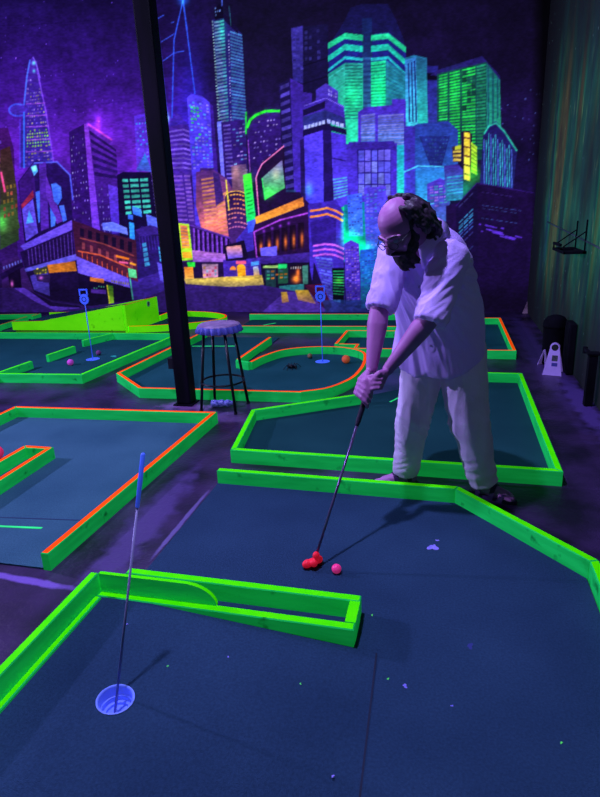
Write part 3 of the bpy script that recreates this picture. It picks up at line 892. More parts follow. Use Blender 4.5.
def build_back_wall():
    x0, x1, z0, z1 = -9.2, WALL_X, 0.0, 5.2
    nx, nz = 900, 430
    gx = np.linspace(x0, x1, nx)
    gz = np.linspace(z0, z1, nz)
    X, Z = np.meshgrid(gx, gz)
    P = np.stack([X.ravel(), np.full(X.size, WALL_Y), Z.ravel()], -1)
    px, py = pixel_of(P)
    fx = np.clip((px + OX) * S, 0, CW - 1.01)
    fy = np.clip((py + OY) * S, 0, CHH - 1.01)
    ix, iy = fx.astype(int), fy.astype(int)
    u, v = (fx - ix)[:, None], (fy - iy)[:, None]
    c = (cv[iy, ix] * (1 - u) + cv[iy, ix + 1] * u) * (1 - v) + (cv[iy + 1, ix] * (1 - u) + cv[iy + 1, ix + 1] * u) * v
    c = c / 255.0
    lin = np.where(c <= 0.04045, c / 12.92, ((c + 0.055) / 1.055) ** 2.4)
    idx = np.arange(nx * nz).reshape(nz, nx)
    q = np.stack([idx[:-1, :-1], idx[:-1, 1:], idx[1:, 1:], idx[1:, :-1]], -1).reshape(-1, 4)
    me = bpy.data.meshes.new('wall_back')
    me.vertices.add(len(P))
    me.vertices.foreach_set('co', P.ravel())
    me.loops.add(q.size)
    me.loops.foreach_set('vertex_index', q.ravel())
    me.polygons.add(len(q))
    me.polygons.foreach_set('loop_start', np.arange(0, q.size, 4))
    me.polygons.foreach_set('loop_total', np.full(len(q), 4))
    me.update()
    at = me.color_attributes.new('paint', 'FLOAT_COLOR', 'POINT')
    rgba = np.ones((len(P), 4), dtype=np.float32)
    rgba[:, :3] = lin
    at.data.foreach_set('color', rgba.ravel())
    mt = bpy.data.materials.new('fluorescent_mural_paint')
    mt.use_nodes = True
    nt = mt.node_tree
    b = nt.nodes['Principled BSDF']
    ca = nt.nodes.new('ShaderNodeVertexColor')
    ca.layer_name = 'paint'
    tc = nt.nodes.new('ShaderNodeTexCoord')
    nz_ = nt.nodes.new('ShaderNodeTexNoise')
    nz_.inputs['Scale'].default_value = 26
    nz_.inputs['Detail'].default_value = 5
    rp = nt.nodes.new('ShaderNodeValToRGB')
    rp.color_ramp.elements[0].color = (.85, .85, .85, 1)
    rp.color_ramp.elements[1].color = (1.08, 1.08, 1.08, 1)
    mx = nt.nodes.new('ShaderNodeMix')
    mx.data_type = 'RGBA'
    mx.blend_type = 'MULTIPLY'
    mx.inputs['Factor'].default_value = 1.0
    nt.links.new(tc.outputs['Object'], nz_.inputs['Vector'])
    nt.links.new(nz_.outputs['Fac'], rp.inputs['Fac'])
    nt.links.new(ca.outputs['Color'], mx.inputs[6])
    nt.links.new(rp.outputs['Color'], mx.inputs[7])
    dk = nt.nodes.new('ShaderNodeMix')
    dk.data_type = 'RGBA'
    dk.blend_type = 'MULTIPLY'
    dk.inputs['Factor'].default_value = 1.0
    dk.inputs[7].default_value = (.35, .35, .30, 1)
    nt.links.new(mx.outputs[2], dk.inputs[6])
    nt.links.new(dk.outputs[2], b.inputs['Base Color'])
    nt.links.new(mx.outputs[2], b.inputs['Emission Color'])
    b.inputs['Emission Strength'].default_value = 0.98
    b.inputs['Roughness'].default_value = 0.8
    b.inputs['Specular IOR Level'].default_value = 0.1
    me.materials.append(mt)
    o = bpy.data.objects.new('wall_back', me)
    COL.objects.link(o)
    return structure(o)
build_back_wall()
# ------------------------------------------------------------------ helper: a point of the floor plan seen at a spot of the photograph
def gp(px, py, z=0.0):
    d = FWD * F_PX + RGT * (px - 300) + DWN * (py - 398.5)
    t = (z - CAM_H) / d.z
    return V((0, 0, CAM_H)) + d * t

def ynt(px, py, Y):
    d = FWD * F_PX + RGT * (px - 300) + DWN * (py - 398.5)
    return V((0, 0, CAM_H)) + d * (Y / d.y)

# ------------------------------------------------------------------ room
def floor_material():
    mt = mat('stained_concrete', (0.009, 0.006, 0.018), (0.062, 0.027, 0.115), rough=0.42, scale=(2.6, 2.6, 2.6), detail=9, lo=.36, hi=.72, bump=0.3, spec=0.35, bump_scale=38)
    nt = mt.node_tree
    b = nt.nodes['Principled BSDF']
    src = b.inputs['Base Color'].links[0].from_socket
    tc = [n for n in nt.nodes if n.type == 'TEX_COORD'][0]
    # worn violet paint left on the concrete
    for (cx, cy, rx, ry, rot, col) in ((-1.80, 1.845, .34, .022, -.06, (.24, .12, .55)), (-2.6, 1.80, .5, .05, .1, (.12, .06, .32)),
                                       (-1.45, 2.35, .10, .7, 0.05, (.085, .045, .19)), (-1.275, 2.45, .012, .36, 0.0, (.17, .12, .34)), (-2.05, 4.22, .22, .10, 0, (.22, .10, .30)),
                                       (.95, 6.4, .10, 2.2, 0, (.06, .03, .14)), (-1.9, 3.98, .5, .16, 0, (.12, .07, .2)), (1.06, 4.7, .08, .8, 0, (.10, .05, .26))):
        mp = nt.nodes.new('ShaderNodeMapping')
        mp.vector_type = 'TEXTURE'
        mp.inputs['Location'].default_value = (cx, cy, 0)
        mp.inputs['Rotation'].default_value = (0, 0, rot)
        mp.inputs['Scale'].default_value = (rx, ry, 1)
        nz = nt.nodes.new('ShaderNodeTexNoise')
        nz.inputs['Scale'].default_value = 9
        nz.inputs['Detail'].default_value = 6
        ln = nt.nodes.new('ShaderNodeVectorMath')
        ln.operation = 'LENGTH'
        ad = nt.nodes.new('ShaderNodeMath')
        ad.operation = 'MULTIPLY_ADD'
        ad.inputs[1].default_value = 1.6
        rp = nt.nodes.new('ShaderNodeMapRange')
        rp.inputs['From Min'].default_value = 1.45
        rp.inputs['From Max'].default_value = 2.0
        rp.inputs['To Min'].default_value = 0.85
        rp.inputs['To Max'].default_value = 0
        mx = nt.nodes.new('ShaderNodeMix')
        mx.data_type = 'RGBA'
        nt.links.new(tc.outputs['Object'], mp.inputs['Vector'])
        nt.links.new(tc.outputs['Object'], nz.inputs['Vector'])
        nt.links.new(mp.outputs['Vector'], ln.inputs[0])
        nt.links.new(nz.outputs['Fac'], ad.inputs[0])
        nt.links.new(ln.outputs['Value'], ad.inputs[2])
        nt.links.new(ad.outputs['Value'], rp.inputs['Value'])
        nt.links.new(rp.outputs['Result'], mx.inputs['Factor'])
        nt.links.new(src, mx.inputs[6])
        mx.inputs[7].default_value = (*col, 1)
        src = mx.outputs[2]
    nt.links.new(src, b.inputs['Base Color'])
    return mt

M_floor = floor_material()
bm = bmesh.new()
box(bm, (-9.2, -2.5, -0.15), (WALL_X + .1, WALL_Y + .1, 0.0))
structure(obj('floor', bm, M_floor))
M_dark = mat('black_ceiling_paint', (0.004, 0.003, 0.008), rough=0.9)
bm = bmesh.new()
box(bm, (-9.2, -2.5, 5.2), (WALL_X + .1, WALL_Y + .1, 5.3))
structure(obj('ceiling', bm, M_dark))
M_plain = mat('dark_violet_wall_paint', (0.02, 0.008, 0.05), rough=0.9, scale=(1, 1, 1))
bm = bmesh.new()
box(bm, (-9.3, -2.5, 0), (-9.2, WALL_Y, 5.2))
structure(obj('wall_left', bm, M_plain))

def aurora_material():
    mt = bpy.data.materials.new('aurora_wall_paint')
    mt.use_nodes = True
    nt = mt.node_tree
    N = nt.nodes
    L = nt.links
    b = N['Principled BSDF']
    tc = N.new('ShaderNodeTexCoord')

    def noise(scale, detail=4, sc=1.0, off=(0, 0, 0)):
        mp = N.new('ShaderNodeMapping')
        mp.inputs['Scale'].default_value = scale
        mp.inputs['Location'].default_value = off
        nz = N.new('ShaderNodeTexNoise')
        nz.inputs['Scale'].default_value = sc
        nz.inputs['Detail'].default_value = detail
        L.new(tc.outputs['Object'], mp.inputs['Vector'])
        L.new(mp.outputs['Vector'], nz.inputs['Vector'])
        return nz.outputs['Fac']

    def ramp(f, stops):
        rp = N.new('ShaderNodeValToRGB')
        e = rp.color_ramp.elements
        while len(e) < len(stops):
            e.new(0.5)
        for el, (p, c) in zip(e, stops):
            el.position = p
            el.color = (*c, 1)
        L.new(f, rp.inputs['Fac'])
        return rp.outputs['Color']

    def mix(a, c, mode, fac=1.0):
        mx = N.new('ShaderNodeMix')
        mx.data_type = 'RGBA'
        mx.blend_type = mode
        mx.inputs['Factor'].default_value = fac
        L.new(a, mx.inputs[6])
        L.new(c, mx.inputs[7])
        return mx.outputs[2]
    hue = ramp(noise((1, 2.6, .28), 3, 1.0), [(.28, s2l((20, 30, 80))), (.40, s2l((14, 70, 80))), (.50, s2l((20, 104, 84))), (.58, s2l((50, 88, 60))), (.66, s2l((96, 84, 44))), (.74, s2l((60, 40, 70)))])
    streak = ramp(noise((1, 2.6, 1.1), 7, 1.0, (3, 1, 2)), [(.30, (.2, .2, .2)), (.52, (.5, .5, .5)), (.72, (1.1, 1.1, 1.1))])
    c = mix(hue, streak, 'MULTIPLY')
    fine = ramp(noise((1, 7.5, 2.2), 7, 1.0, (7, 7, 7)), [(.32, (.62, .62, .62)), (.7, (1.2, 1.2, 1.2))])
    c = mix(c, fine, 'MULTIPLY')
    # dim towards the floor, the ceiling and the far corner
    sp = N.new('ShaderNodeSeparateXYZ')
    L.new(tc.outputs['Object'], sp.inputs['Vector'])

    def fade(sock, a, bb):
        mr = N.new('ShaderNodeMapRange')
        mr.inputs['From Min'].default_value = a
        mr.inputs['From Max'].default_value = bb
        mr.interpolation_type = 'SMOOTHSTEP'
        L.new(sock, mr.inputs['Value'])
        return mr.outputs['Result']
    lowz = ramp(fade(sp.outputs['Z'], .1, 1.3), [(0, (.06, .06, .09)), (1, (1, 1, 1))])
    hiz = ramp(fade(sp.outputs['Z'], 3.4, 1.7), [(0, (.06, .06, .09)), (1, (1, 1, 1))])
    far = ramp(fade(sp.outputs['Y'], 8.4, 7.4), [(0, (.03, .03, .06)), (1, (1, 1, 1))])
    blot = ramp(noise((1, 1.1, .75), 4, 1.0, (11, 5, 3)), [(.33, (.25, .25, .3)), (.62, (1.25, 1.25, 1.2))])
    glint = ramp(noise((1, 16, 3.2), 3, 1.0, (2, 9, 4)), [(.62, (0, 0, 0)), (.80, s2l((120, 140, 80)))])
    c = mix(c, glint, 'ADD', .5)
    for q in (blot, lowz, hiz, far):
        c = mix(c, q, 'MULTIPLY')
    # specks of stars
    vo = N.new('ShaderNodeTexVoronoi')
    vo.inputs['Scale'].default_value = 7
    mp = N.new('ShaderNodeMapping')
    mp.inputs['Scale'].default_value = (1, 1.6, .8)
    L.new(tc.outputs['Object'], mp.inputs['Vector'])
    L.new(mp.outputs['Vector'], vo.inputs['Vector'])
    st = ramp(vo.outputs['Distance'], [(0.03, s2l((90, 120, 140))), (.07, (0, 0, 0))])
    c = mix(c, st, 'ADD', .7)
    hf = N.new('ShaderNodeMix')
    hf.data_type = 'RGBA'
    hf.blend_type = 'MULTIPLY'
    hf.inputs['Factor'].default_value = 1
    hf.inputs[7].default_value = (.45, .45, .28, 1)
    L.new(c, hf.inputs[6])
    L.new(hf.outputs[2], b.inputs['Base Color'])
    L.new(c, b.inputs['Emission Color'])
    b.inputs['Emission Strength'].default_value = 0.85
    b.inputs['Roughness'].default_value = 0.85
    return mt
bm = bmesh.new()
box(bm, (WALL_X, -2.5, 0), (WALL_X + .1, WALL_Y + .1, 5.2))
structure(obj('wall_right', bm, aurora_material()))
# pale cable trunking painted over on the right wall
bm = bmesh.new()
prs = [(WALL_X - .012, 7.6), (WALL_X - .012, 3.2)]
za, zb = 1.26, 1.045
v = []
for (x, y), z in zip(prs, (za, zb)):
    v.append([bm.verts.new((WALL_X - .012, y, z)), bm.verts.new((WALL_X, y, z)), bm.verts.new((WALL_X, y, z + .012)), bm.verts.new((WALL_X - .012, y, z + .012))])
ring_faces(bm, v)
structure(obj('trim_1', bm, mat('pale_painted_trunking', (0.015, 0.035, 0.04), (0.05, 0.08, 0.09), emit=.08, scale=(2, 2, 2))))

# ------------------------------------------------------------------ board, turf paint
def wood_paint(name, c1, c2, emit, scale=(3, 3, 22), smudge=True):
    mt = mat(name, c1, c2, rough=0.6, scale=scale, detail=6, emit=emit, bump=0.12, lo=.3, hi=.62, spec=.04)
    if smudge:
        nt = mt.node_tree
        b = nt.nodes['Principled BSDF']
        src = b.inputs['Base Color'].links[0].from_socket
        tc = [n for n in nt.nodes if n.type == 'TEX_COORD'][0]
        nz = nt.nodes.new('ShaderNodeTexNoise')
        nz.inputs['Scale'].default_value = 11
        nz.inputs['Detail'].default_value = 7
        rp = nt.nodes.new('ShaderNodeValToRGB')
        rp.color_ramp.elements[0].position = .26
        rp.color_ramp.elements[0].color = (.35, .35, .38, 1)
        rp.color_ramp.elements[1].position = .36
        rp.color_ramp.elements[1].color = (1, 1, 1, 1)
        mx = nt.nodes.new('ShaderNodeMix')
        mx.data_type = 'RGBA'
        mx.blend_type = 'MULTIPLY'
        mx.inputs['Factor'].default_value = 1
        nt.links.new(tc.outputs['Object'], nz.inputs['Vector'])
        nt.links.new(nz.outputs['Fac'], rp.inputs['Fac'])
        nt.links.new(src, mx.inputs[6])
        nt.links.new(rp.outputs['Color'], mx.inputs[7])
        nt.links.new(mx.outputs[2], b.inputs['Base Color'])
        nt.links.new(mx.outputs[2], b.inputs['Emission Color'])
    return mt
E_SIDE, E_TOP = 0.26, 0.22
M_green_shaded = wood_paint('green_fluorescent_shaded', (0.006, 0.46, 0.07), (0.010, 0.62, 0.10), E_SIDE)  # same green paint as the tops, weaker light on the sides put into its colour
M_green_lit = wood_paint('green_fluorescent_lit', (0.055, 0.95, 0.0), (0.085, 1.0, 0.0), E_TOP, (14, 14, 3), False)  # same green paint, stronger light on the top faces put into its colour
M_orange = wood_paint('orange_fluorescent_top', (0.92, 0.055, 0.0), (1.0, 0.075, 0.0), .55, (14, 14, 3), False)
M_lime = wood_paint('lime_fluorescent_side', (0.10, 0.85, 0.002), (0.16, 1.0, 0.004), 0.30, (2, 2, 5))
M_oldorange = wood_paint('worn_orange_top', (0.42, 0.10, 0.008), (0.65, 0.12, 0.01), .15, (14, 14, 3), False)

def turf_paint(name, c1, c2):
    mt = mat(name, c1, c2, rough=0.95, scale=(1.6, 1.6, 1.6), detail=9, bump=0.5, bump_scale=260, spec=.05, lo=.3, hi=.7)
    nt = mt.node_tree
    b = nt.nodes['Principled BSDF']
    src = b.inputs['Base Color'].links[0].from_socket
    tc = [n for n in nt.nodes if n.type == 'TEX_COORD'][0]
    nz = nt.nodes.new('ShaderNodeTexNoise')
    nz.inputs['Scale'].default_value = 120
    nz.inputs['Detail'].default_value = 3
    rp = nt.nodes.new('ShaderNodeValToRGB')
    rp.color_ramp.elements[0].position = .3
    rp.color_ramp.elements[0].color = (.80, .80, .80, 1)
    rp.color_ramp.elements[1].position = .7
    rp.color_ramp.elements[1].color = (1.12, 1.12, 1.12, 1)
    mx = nt.nodes.new('ShaderNodeMix')
    mx.data_type = 'RGBA'
    mx.blend_type = 'MULTIPLY'
    mx.inputs['Factor'].default_value = 1
    nt.links.new(tc.outputs['Object'], nz.inputs['Vector'])
    nt.links.new(nz.outputs['Fac'], rp.inputs['Fac'])
    nt.links.new(src, mx.inputs[6])
    nt.links.new(rp.outputs['Color'], mx.inputs[7])
    nt.links.new(mx.outputs[2], b.inputs['Base Color'])
    return mt
T_near = turf_paint('navy_felt_turf', (0.017, 0.043, 0.092), (0.028, 0.068, 0.135))
T_left = turf_paint('blue_felt_turf', (0.034, 0.105, 0.160), (0.060, 0.160, 0.225))
T_mid = turf_paint('dark_teal_felt_turf', (0.008, 0.050, 0.058), (0.014, 0.075, 0.082))
T_far = turf_paint('teal_felt_turf', (0.009, 0.068, 0.080), (0.016, 0.095, 0.112))

BW, BH = 0.038, 0.089        # a two-by-four on edge

def border(parent, pts, top, side=M_green_shaded, t=BW, z0=0.0, z1=BH, closed=False, names='border_board'):
    """mitred boards along a polyline (centre line); every board is a mesh of its own"""
    P = [V((p[0], p[1], 0)) for p in pts]
    n = len(P)
    seg = n if closed else n - 1
    dirs = [(P[(i + 1) % n] - P[i]).normalized() for i in range(seg)]

    def off(i, s):
        nrm = [V((-d.y, d.x, 0)) for d in dirs]
        if closed:
            a, b = nrm[(i - 1) % seg], nrm[i % seg]
        else:
            a = nrm[i - 1] if i > 0 else nrm[0]
            b = nrm[i] if i < seg else nrm[seg - 1]
        mdir = (a + b).normalized()
        k = min(1 / max(mdir.dot(a), .3), 2.2)
        return P[i] + mdir * (s * t / 2 * k)
    out = []
    for i in range(seg):
        j = (i + 1) % n
        bm = bmesh.new()
        g = dirs[i] * .0012
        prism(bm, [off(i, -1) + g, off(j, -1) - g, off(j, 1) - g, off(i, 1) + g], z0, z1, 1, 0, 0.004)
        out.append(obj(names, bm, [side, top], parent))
    return out

def bent_border(parent, pts, top, side=M_green_shaded, t=0.03, z0=0.0, z1=BH, name='bent_border'):
    """one flexible strip bent along many points"""
    P = [V((p[0], p[1], 0)) for p in pts]
    bm = bmesh.new()
    rings = []
    for i, p in enumerate(P):
        d = (P[min(i + 1, len(P) - 1)] - P[max(i - 1, 0)]).normalized()
        nn = V((-d.y, d.x, 0)) * t / 2
        rings.append([bm.verts.new((q.x, q.y, z)) for q, z in ((p - nn, z0), (p + nn, z0), (p + nn, z1), (p - nn, z1))])
    for a, b in zip(rings[:-1], rings[1:]):
        for i in range(4):
            j = (i + 1) % 4
            f = bm.faces.new((a[i], a[j], b[j], b[i]))
            f.material_index = 1 if i == 2 else 0
    bm.faces.new(rings[0][::-1])
    bm.faces.new(rings[-1])
    return obj(name, bm, [side, top], parent)

def curve_pts(keys, n):
    ks = [(i / (len(keys) - 1), k) for i, k in enumerate(keys)]
    return [lerp_path(ks, i / n)[:2] for i in range(n + 1)]

def turf(parent, pts, m, z=0.008, name='turf'):
    bm = bmesh.new()
    prism(bm, pts, 0.0005, z, 0, 0, 0)
    return obj(name, bm, m, parent)

def stripe(parent, a, b, w, z, m, name='tee_line'):
    a, b = V((a[0], a[1], 0)), V((b[0], b[1], 0))
    d = (b - a).normalized()
    n = V((-d.y, d.x, 0)) * w / 2
    bm = bmesh.new()
    prism(bm, [a - n, b - n, b + n, a + n], z, z + .0015, 0, 0, 0)
    return obj(name, bm, m, parent)

M_teeline = mat('green_tape', (0.02, 0.8, 0.15), emit=.3)
M_white_cup = mat('white_cup_plastic', (0.16, 0.24, 0.85), (0.20, 0.30, 1.0), rough=.4, emit=.12)
GROUP = 'mini golf greens'

# ================================================================== A: the green in the foreground
A = thing('putting_green', 'large navy green in the foreground with a slanted right-hand rail and a raised cup', 'mini golf green', (-.3, 1.6, 0), GROUP)
turf(A, [(-1.25, 2.88), (.09, 2.85), (.61, 2.27), (.61, .3), (-.18, .3), (-.18, 1.70), (-1.25, 1.75)], T_near)
# raised ramp with the hole
HC, HR = (-.954, 1.252), .054
def ramp_z(x):
    return .085 if x < -1.06 else .085 + (.006 - .085) * (x + 1.06) / (-.18 + 1.06)
def build_ramp():
    bm = bmesh.new()
    hole = [(HC[0] + HR * math.cos(a), HC[1] + HR * math.sin(a)) for a in [2 * math.pi * k / 40 for k in range(40)]]
    outer = [(-1.06, .3), (-.18, .3), (-.18, 1.70), (-1.06, 1.70)]
    loops = [[V((x, y, 0)) for x, y in outer], [V((x, y, 0)) for x, y in hole[::-1]]]
    allp = outer + hole[::-1]
    vs_ = [bm.verts.new((x, y, ramp_z(x))) for x, y in allp]
    for tri in geometry.tessellate_polygon(loops):
        bm.faces.new([vs_[i] for i in tri])
    flat_ = [bm.verts.new((x, y, .085)) for x, y in ((-1.29, .3), (-1.29, 1.70))]
    bm.faces.new((flat_[0], vs_[0], vs_[3], flat_[1]))
    lo = [bm.verts.new((x, y, .001)) for x, y in ((-1.29, .3), (-.18, .3), (-.18, 1.70), (-1.29, 1.70))]
    bm.faces.new((lo[0], lo[1], vs_[1], vs_[0], flat_[0]))
    bm.faces.new((lo[2], lo[3], flat_[1], vs_[3], vs_[2]))
    bm.faces.new((lo[3], lo[0], flat_[0], flat_[1]))
    bm.faces.new((lo[1], lo[2], vs_[2], vs_[1]))
    return obj('raised_turf', bm, T_near, A)
build_ramp()
bm = bmesh.new()
zc = ramp_z(HC[0])
sl = -.079 / .88
def cup_ring(r, dz):
    return [bm.verts.new((HC[0] + r * math.cos(a), HC[1] + r * math.sin(a), zc + dz + (sl * r * math.cos(a) if dz > -.02 else 0))) for a in [2 * math.pi * k / 40 for k in range(40)]]
rings = [cup_ring(r, dz) for r, dz in ((.0585, .0005), (.0585, .0025), (.054, .003), (.0515, 0), (.050, -.028), (.046, -.030), (.045, -.046), (.036, -.0475), (.035, -.056), (.010, -.057))]
ring_faces(bm, rings)
bm.faces.new(rings[-1])
obj('cup', bm, M_white_cup, A, smooth=False)
p = gp(594.5, 560.5, BH)
border(A, [(-1.25, 2.895), (.098, 2.865), (p.x, p.y), (p.x, .3)], M_green_lit)
border(A, [(-1.312, 1.73), (-1.312, .3)], M_green_lit, z1=.172, t=.034, names='side_board')
border(A, [(-1.281, 1.685), (-1.281, .3)], M_green_lit, z0=.07, z1=.097, t=.026, names='base_ledge')
border(A, [(-1.295, 1.715), (-.27, 1.705)], M_green_lit, names='divider_board')
border(A, [(-1.262, 1.875), (-.27, 1.866)], M_green_lit, names='divider_board')
bm = bmesh.new()
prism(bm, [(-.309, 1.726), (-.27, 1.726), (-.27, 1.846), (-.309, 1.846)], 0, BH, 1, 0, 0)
obj('divider_end', bm, [M_green_shaded, M_green_lit], A)
bm = bmesh.new()
prof = [(-1.29, .0895), (-.80, .0895)] + [(-.93 + .13 * math.cos(a), .0895 + .083 * math.sin(a)) for a in [math.pi / 2 * k / 12 for k in range(1, 13)]] + [(-1.29, .1725)]
f0 = [bm.verts.new((x, 1.722, z)) for x, z in prof]
f1 = [bm.verts.new((x, 1.738, z)) for x, z in prof]
n = len(prof)
bm.faces.new(f0)
bm.faces.new(f1[::-1])
for i in range(n):
    j = (i + 1) % n
    bm.faces.new((f0[i], f1[i], f1[j], f0[j])).material_index = 1 if i >= 1 else 0
obj('guard_panel', bm, [M_green_shaded, M_green_lit], A)
# dried paint splat and scraps on the turf
M_splat = mat('lilac_paint_splat', (0.16, 0.14, 0.62), (0.3, 0.24, 0.9), scale=(60, 60, 60), emit=.15)
def splat(parent, cx, cy, r, m, z=.0085, seed=0, stretch=1.0, name='paint_splat'):
    bm = bmesh.new()
    k = 22
    rr = random.Random(seed)
    pts = []
    ph = [rr.uniform(0, 6.28) for _ in range(4)]
    for i in range(k):
        a = 2 * math.pi * i / k
        q = r * (1 + .35 * math.sin(2 * a + ph[0]) + .25 * math.sin(3 * a + ph[1]) + .15 * math.sin(5 * a + ph[2]))
        pts.append((cx + q * math.cos(a), cy + q * math.sin(a) * stretch))
    prism(bm, pts, z, z + .001, 0, 0, 0)
    return obj(name, bm, m, parent)
p = gp(433, 549); splat(A, p.x, p.y, .018, M_splat, seed=3, stretch=1.5)
p = gp(437, 542); splat(A, p.x, p.y, .007, M_splat, seed=4)
p = gp(405, 688); splat(A, p.x, p.y, .007, M_splat, seed=5)
p = gp(470, 648); splat(A, p.x, p.y, .011, mat('faint_violet_stain', (.03, .035, .2)), seed=6)
M_speck = mat('green_speck', (0.1, 0.75, 0.1), emit=.2)
for i, (px, py) in enumerate(((388, 681), (452, 708), (561, 745), (333, 782), (372, 617), (250, 620))):
    p = gp(px, py); splat(A, p.x, p.y, .0035, M_speck if i % 2 == 0 else M_splat, z=.0085 + max(0, ramp_z(p.x) if (p.x < -.18 and p.y < 1.7) else 0), seed=20 + i)
for i, (px, py) in enumerate(((228, 655), (168, 668), (128, 630), (300, 676))):
    p = gp(px, py, .06); splat(A, p.x, p.y, .003, M_speck if i % 2 else M_splat, z=ramp_z(p.x) + .001, seed=30 + i)
# carpet join
stripe(A, (-.19, 1.68), (-.15, .35), .006, .0078, mat('dark_carpet_join', (.004, .008, .03)), 'turf_seam')

# ================================================================== B: left green with orange tops
B = thing('putting_green', 'blue green at the left edge with orange-topped rails and a U-shaped divider', 'mini golf green', (-2.5, 2.9, 0), GROUP)
turf(B, [(-3.33, 1.93), (-1.70, 1.93), (-1.66, 3.82), (-3.33, 3.78)], T_left)
border(B, [(-3.345, 1.95), (-3.345, 3.79), (-1.655, 3.855), (-1.705, 1.925)], M_orange)
border(B, [(-2.675, 2.0), (-2.675, 3.045), (-2.490, 3.045), (-2.470, 2.0)], M_orange, names='divider_board')
stripe(B, (-2.3, 2.21), (-1.965, 2.24), .016, .0085, M_teeline)
stripe(B, (-3.3, 2.2), (-1.70, 2.36), .008, .0079, mat('dark_carpet_join_blue', (.008, .03, .09)), 'turf_seam')

# ================================================================== C: green behind the man
C_ = thing('putting_green', 'dark teal green with bright green rails right behind the man', 'mini golf green', (-.3, 4.1, 0), GROUP)
turf(C_, [(-1.28, 3.19), (.65, 3.17), (.65, 5.15), (.0, 5.15), (-.62, 4.62), (-.62, 4.43), (-1.37, 3.94)], T_mid)
border(C_, [(.02, 5.165), (.66, 5.155), (.645, 3.165), (-1.262, 3.20), (-1.37, 3.945), (-.60, 4.44)], M_green_lit)
p = gp(399, 431); splat(C_, p.x, p.y, .022, mat('blue_paint_spot', (.05, .12, .8), emit=.25), seed=9, stretch=1.3, name='paint_spot')
a, b = gp(390, 403), gp(402, 397)
stripe(C_, (a.x, a.y), (b.x, b.y), .018, .0085, M_teeline)

# ================================================================== D: round-ended green with the stool beside it
D_ = thing('putting_green', 'teal green with an orange-topped rounded end behind the stool', 'mini golf green', (-1.9, 5.3, 0), GROUP)
arcpts = curve_pts([(-1.86, 5.37), (-1.80, 5.65), (-1.66, 5.93), (-1.36, 6.08), (-1.04, 6.06), (-.80, 5.86), (-.735, 5.5), (-.735, 5.15), (-.78, 4.86), (-.92, 4.58), (-1.13, 4.44)], 44)
turf(D_, [(-2.55, 4.41), (-1.13, 4.44)] + [tuple(q) for q in arcpts[::-1]] + [(-2.0, 5.5), (-1.99, 6.9), (-2.95, 6.9), (-3.02, 4.85)], T_far)
bent_border(D_, arcpts, M_orange)
border(D_, [(-1.115, 4.435), (-2.56, 4.405), (-3.035, 4.85), (-2.975, 6.9)], M_orange)
border(D_, [(-2.005, 6.55), (-2.03, 5.46)], M_orange, names='divider_board')
border(D_, [(-2.03, 5.43), (-1.87, 5.36)], M_green_shaded, names='divider_end')
stripe(D_, (-2.93, 6.36), (-2.40, 6.39), .03, .0085, M_teeline)
def disc(parent, x, y, r, z, m, name):
    bm = bmesh.new()
    lathe(bm, [(r, z), (r, z + .002), (r * .86, z + .0025), (r * .8, z + .0012)], (x, y, 0), 28)
    return obj(name, bm, m, parent)
M_bluecup = mat('blue_glow_cup_plastic', (0.06, 0.14, 0.85), (0.08, 0.18, 1.0), rough=.4, emit=.3)
disc(D_, -1.205, 5.745, .075, .0085, M_bluecup, 'cup')

# ================================================================== E: left far green with three short blocks
E_ = thing('putting_green', 'teal green far left with three short loose-standing green blocks', 'mini golf green', (-4.4, 5.7, 0), GROUP)
turf(E_, [(-6.3, 4.63), (-3.40, 4.77), (-3.27, 6.68), (-6.3, 6.66)], T_far)
border(E_, [(-6.3, 4.61), (-3.385, 4.765), (-3.265, 6.70), (-4.2, 6.71), (-6.3, 6.67)], M_green_lit)
border(E_, [(-4.345, 6.25), (-4.205, 6.68)], M_green_lit, names='divider_board')
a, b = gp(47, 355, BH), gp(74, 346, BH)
border(E_, [(a.x, a.y), (b.x, b.y)], M_green_lit, names='divider_board')
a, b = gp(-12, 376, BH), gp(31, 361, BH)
border(E_, [(a.x, a.y), (b.x, b.y)], M_green_lit, names='divider_board')
disc(E_, -3.83, 5.65, .075, .0085, M_bluecup, 'cup')
p = gp(114, 357); splat(E_, p.x, p.y, .035, mat('teal_scrap', (.02, .35, .3), emit=.1), seed=12)

# ================================================================== F: ramp green
F_ = thing('putting_green', 'lime green ramp that climbs to a tall end wall above a rounded pen', 'mini golf green', (-4.6, 7.6, 0), GROUP)
def slab(parent, name, prof, y0, y1, mats, skew=0.0):
    bm = bmesh.new()
    a = [bm.verts.new((x, y0, z)) for x, z in prof]
    b = [bm.verts.new((x + skew, y1, z)) for x, z in prof]
    n = len(prof)
    bm.faces.new(a)
    bm.faces.new(b[::-1])
    for i in range(n):
        j = (i + 1) % n
        f = bm.faces.new((a[i], b[i], b[j], a[j]))
        up = (prof[j][0] - prof[i][0])
        f.material_index = 1 if up < -1e-4 and prof[i][1] > .1 else 0
    return obj(name, bm, mats, parent)
slab(F_, 'ramp_side', [(-6.08, .03), (-4.27, .03), (-4.27, .385), (-5.57, .162), (-6.08, .148)], 7.14, 7.18, [M_lime, M_oldorange])
slab(F_, 'ramp_base', [(-6.05, 0), (-4.25, 0), (-4.25, .03), (-6.05, .03)], 7.16, 7.2, [mat('olive_base_board', (.10, .30, .004), emit=.1), M_green_shaded])
slab(F_, 'ramp_side', [(-6.05, .0), (-4.2, .0), (-4.2, .375), (-5.5, .155), (-6.05, .145)], 7.96, 8.0, [M_lime, M_oldorange])
bm = bmesh.new()
q = [(-4.27, 7.15), (-4.23, 7.15), (-4.17, 7.98), (-4.21, 7.98)]
prism(bm, q, 0, .38, 1, 0, 0)
obj('end_wall', bm, [M_lime, M_oldorange], F_)
bm = bmesh.new()
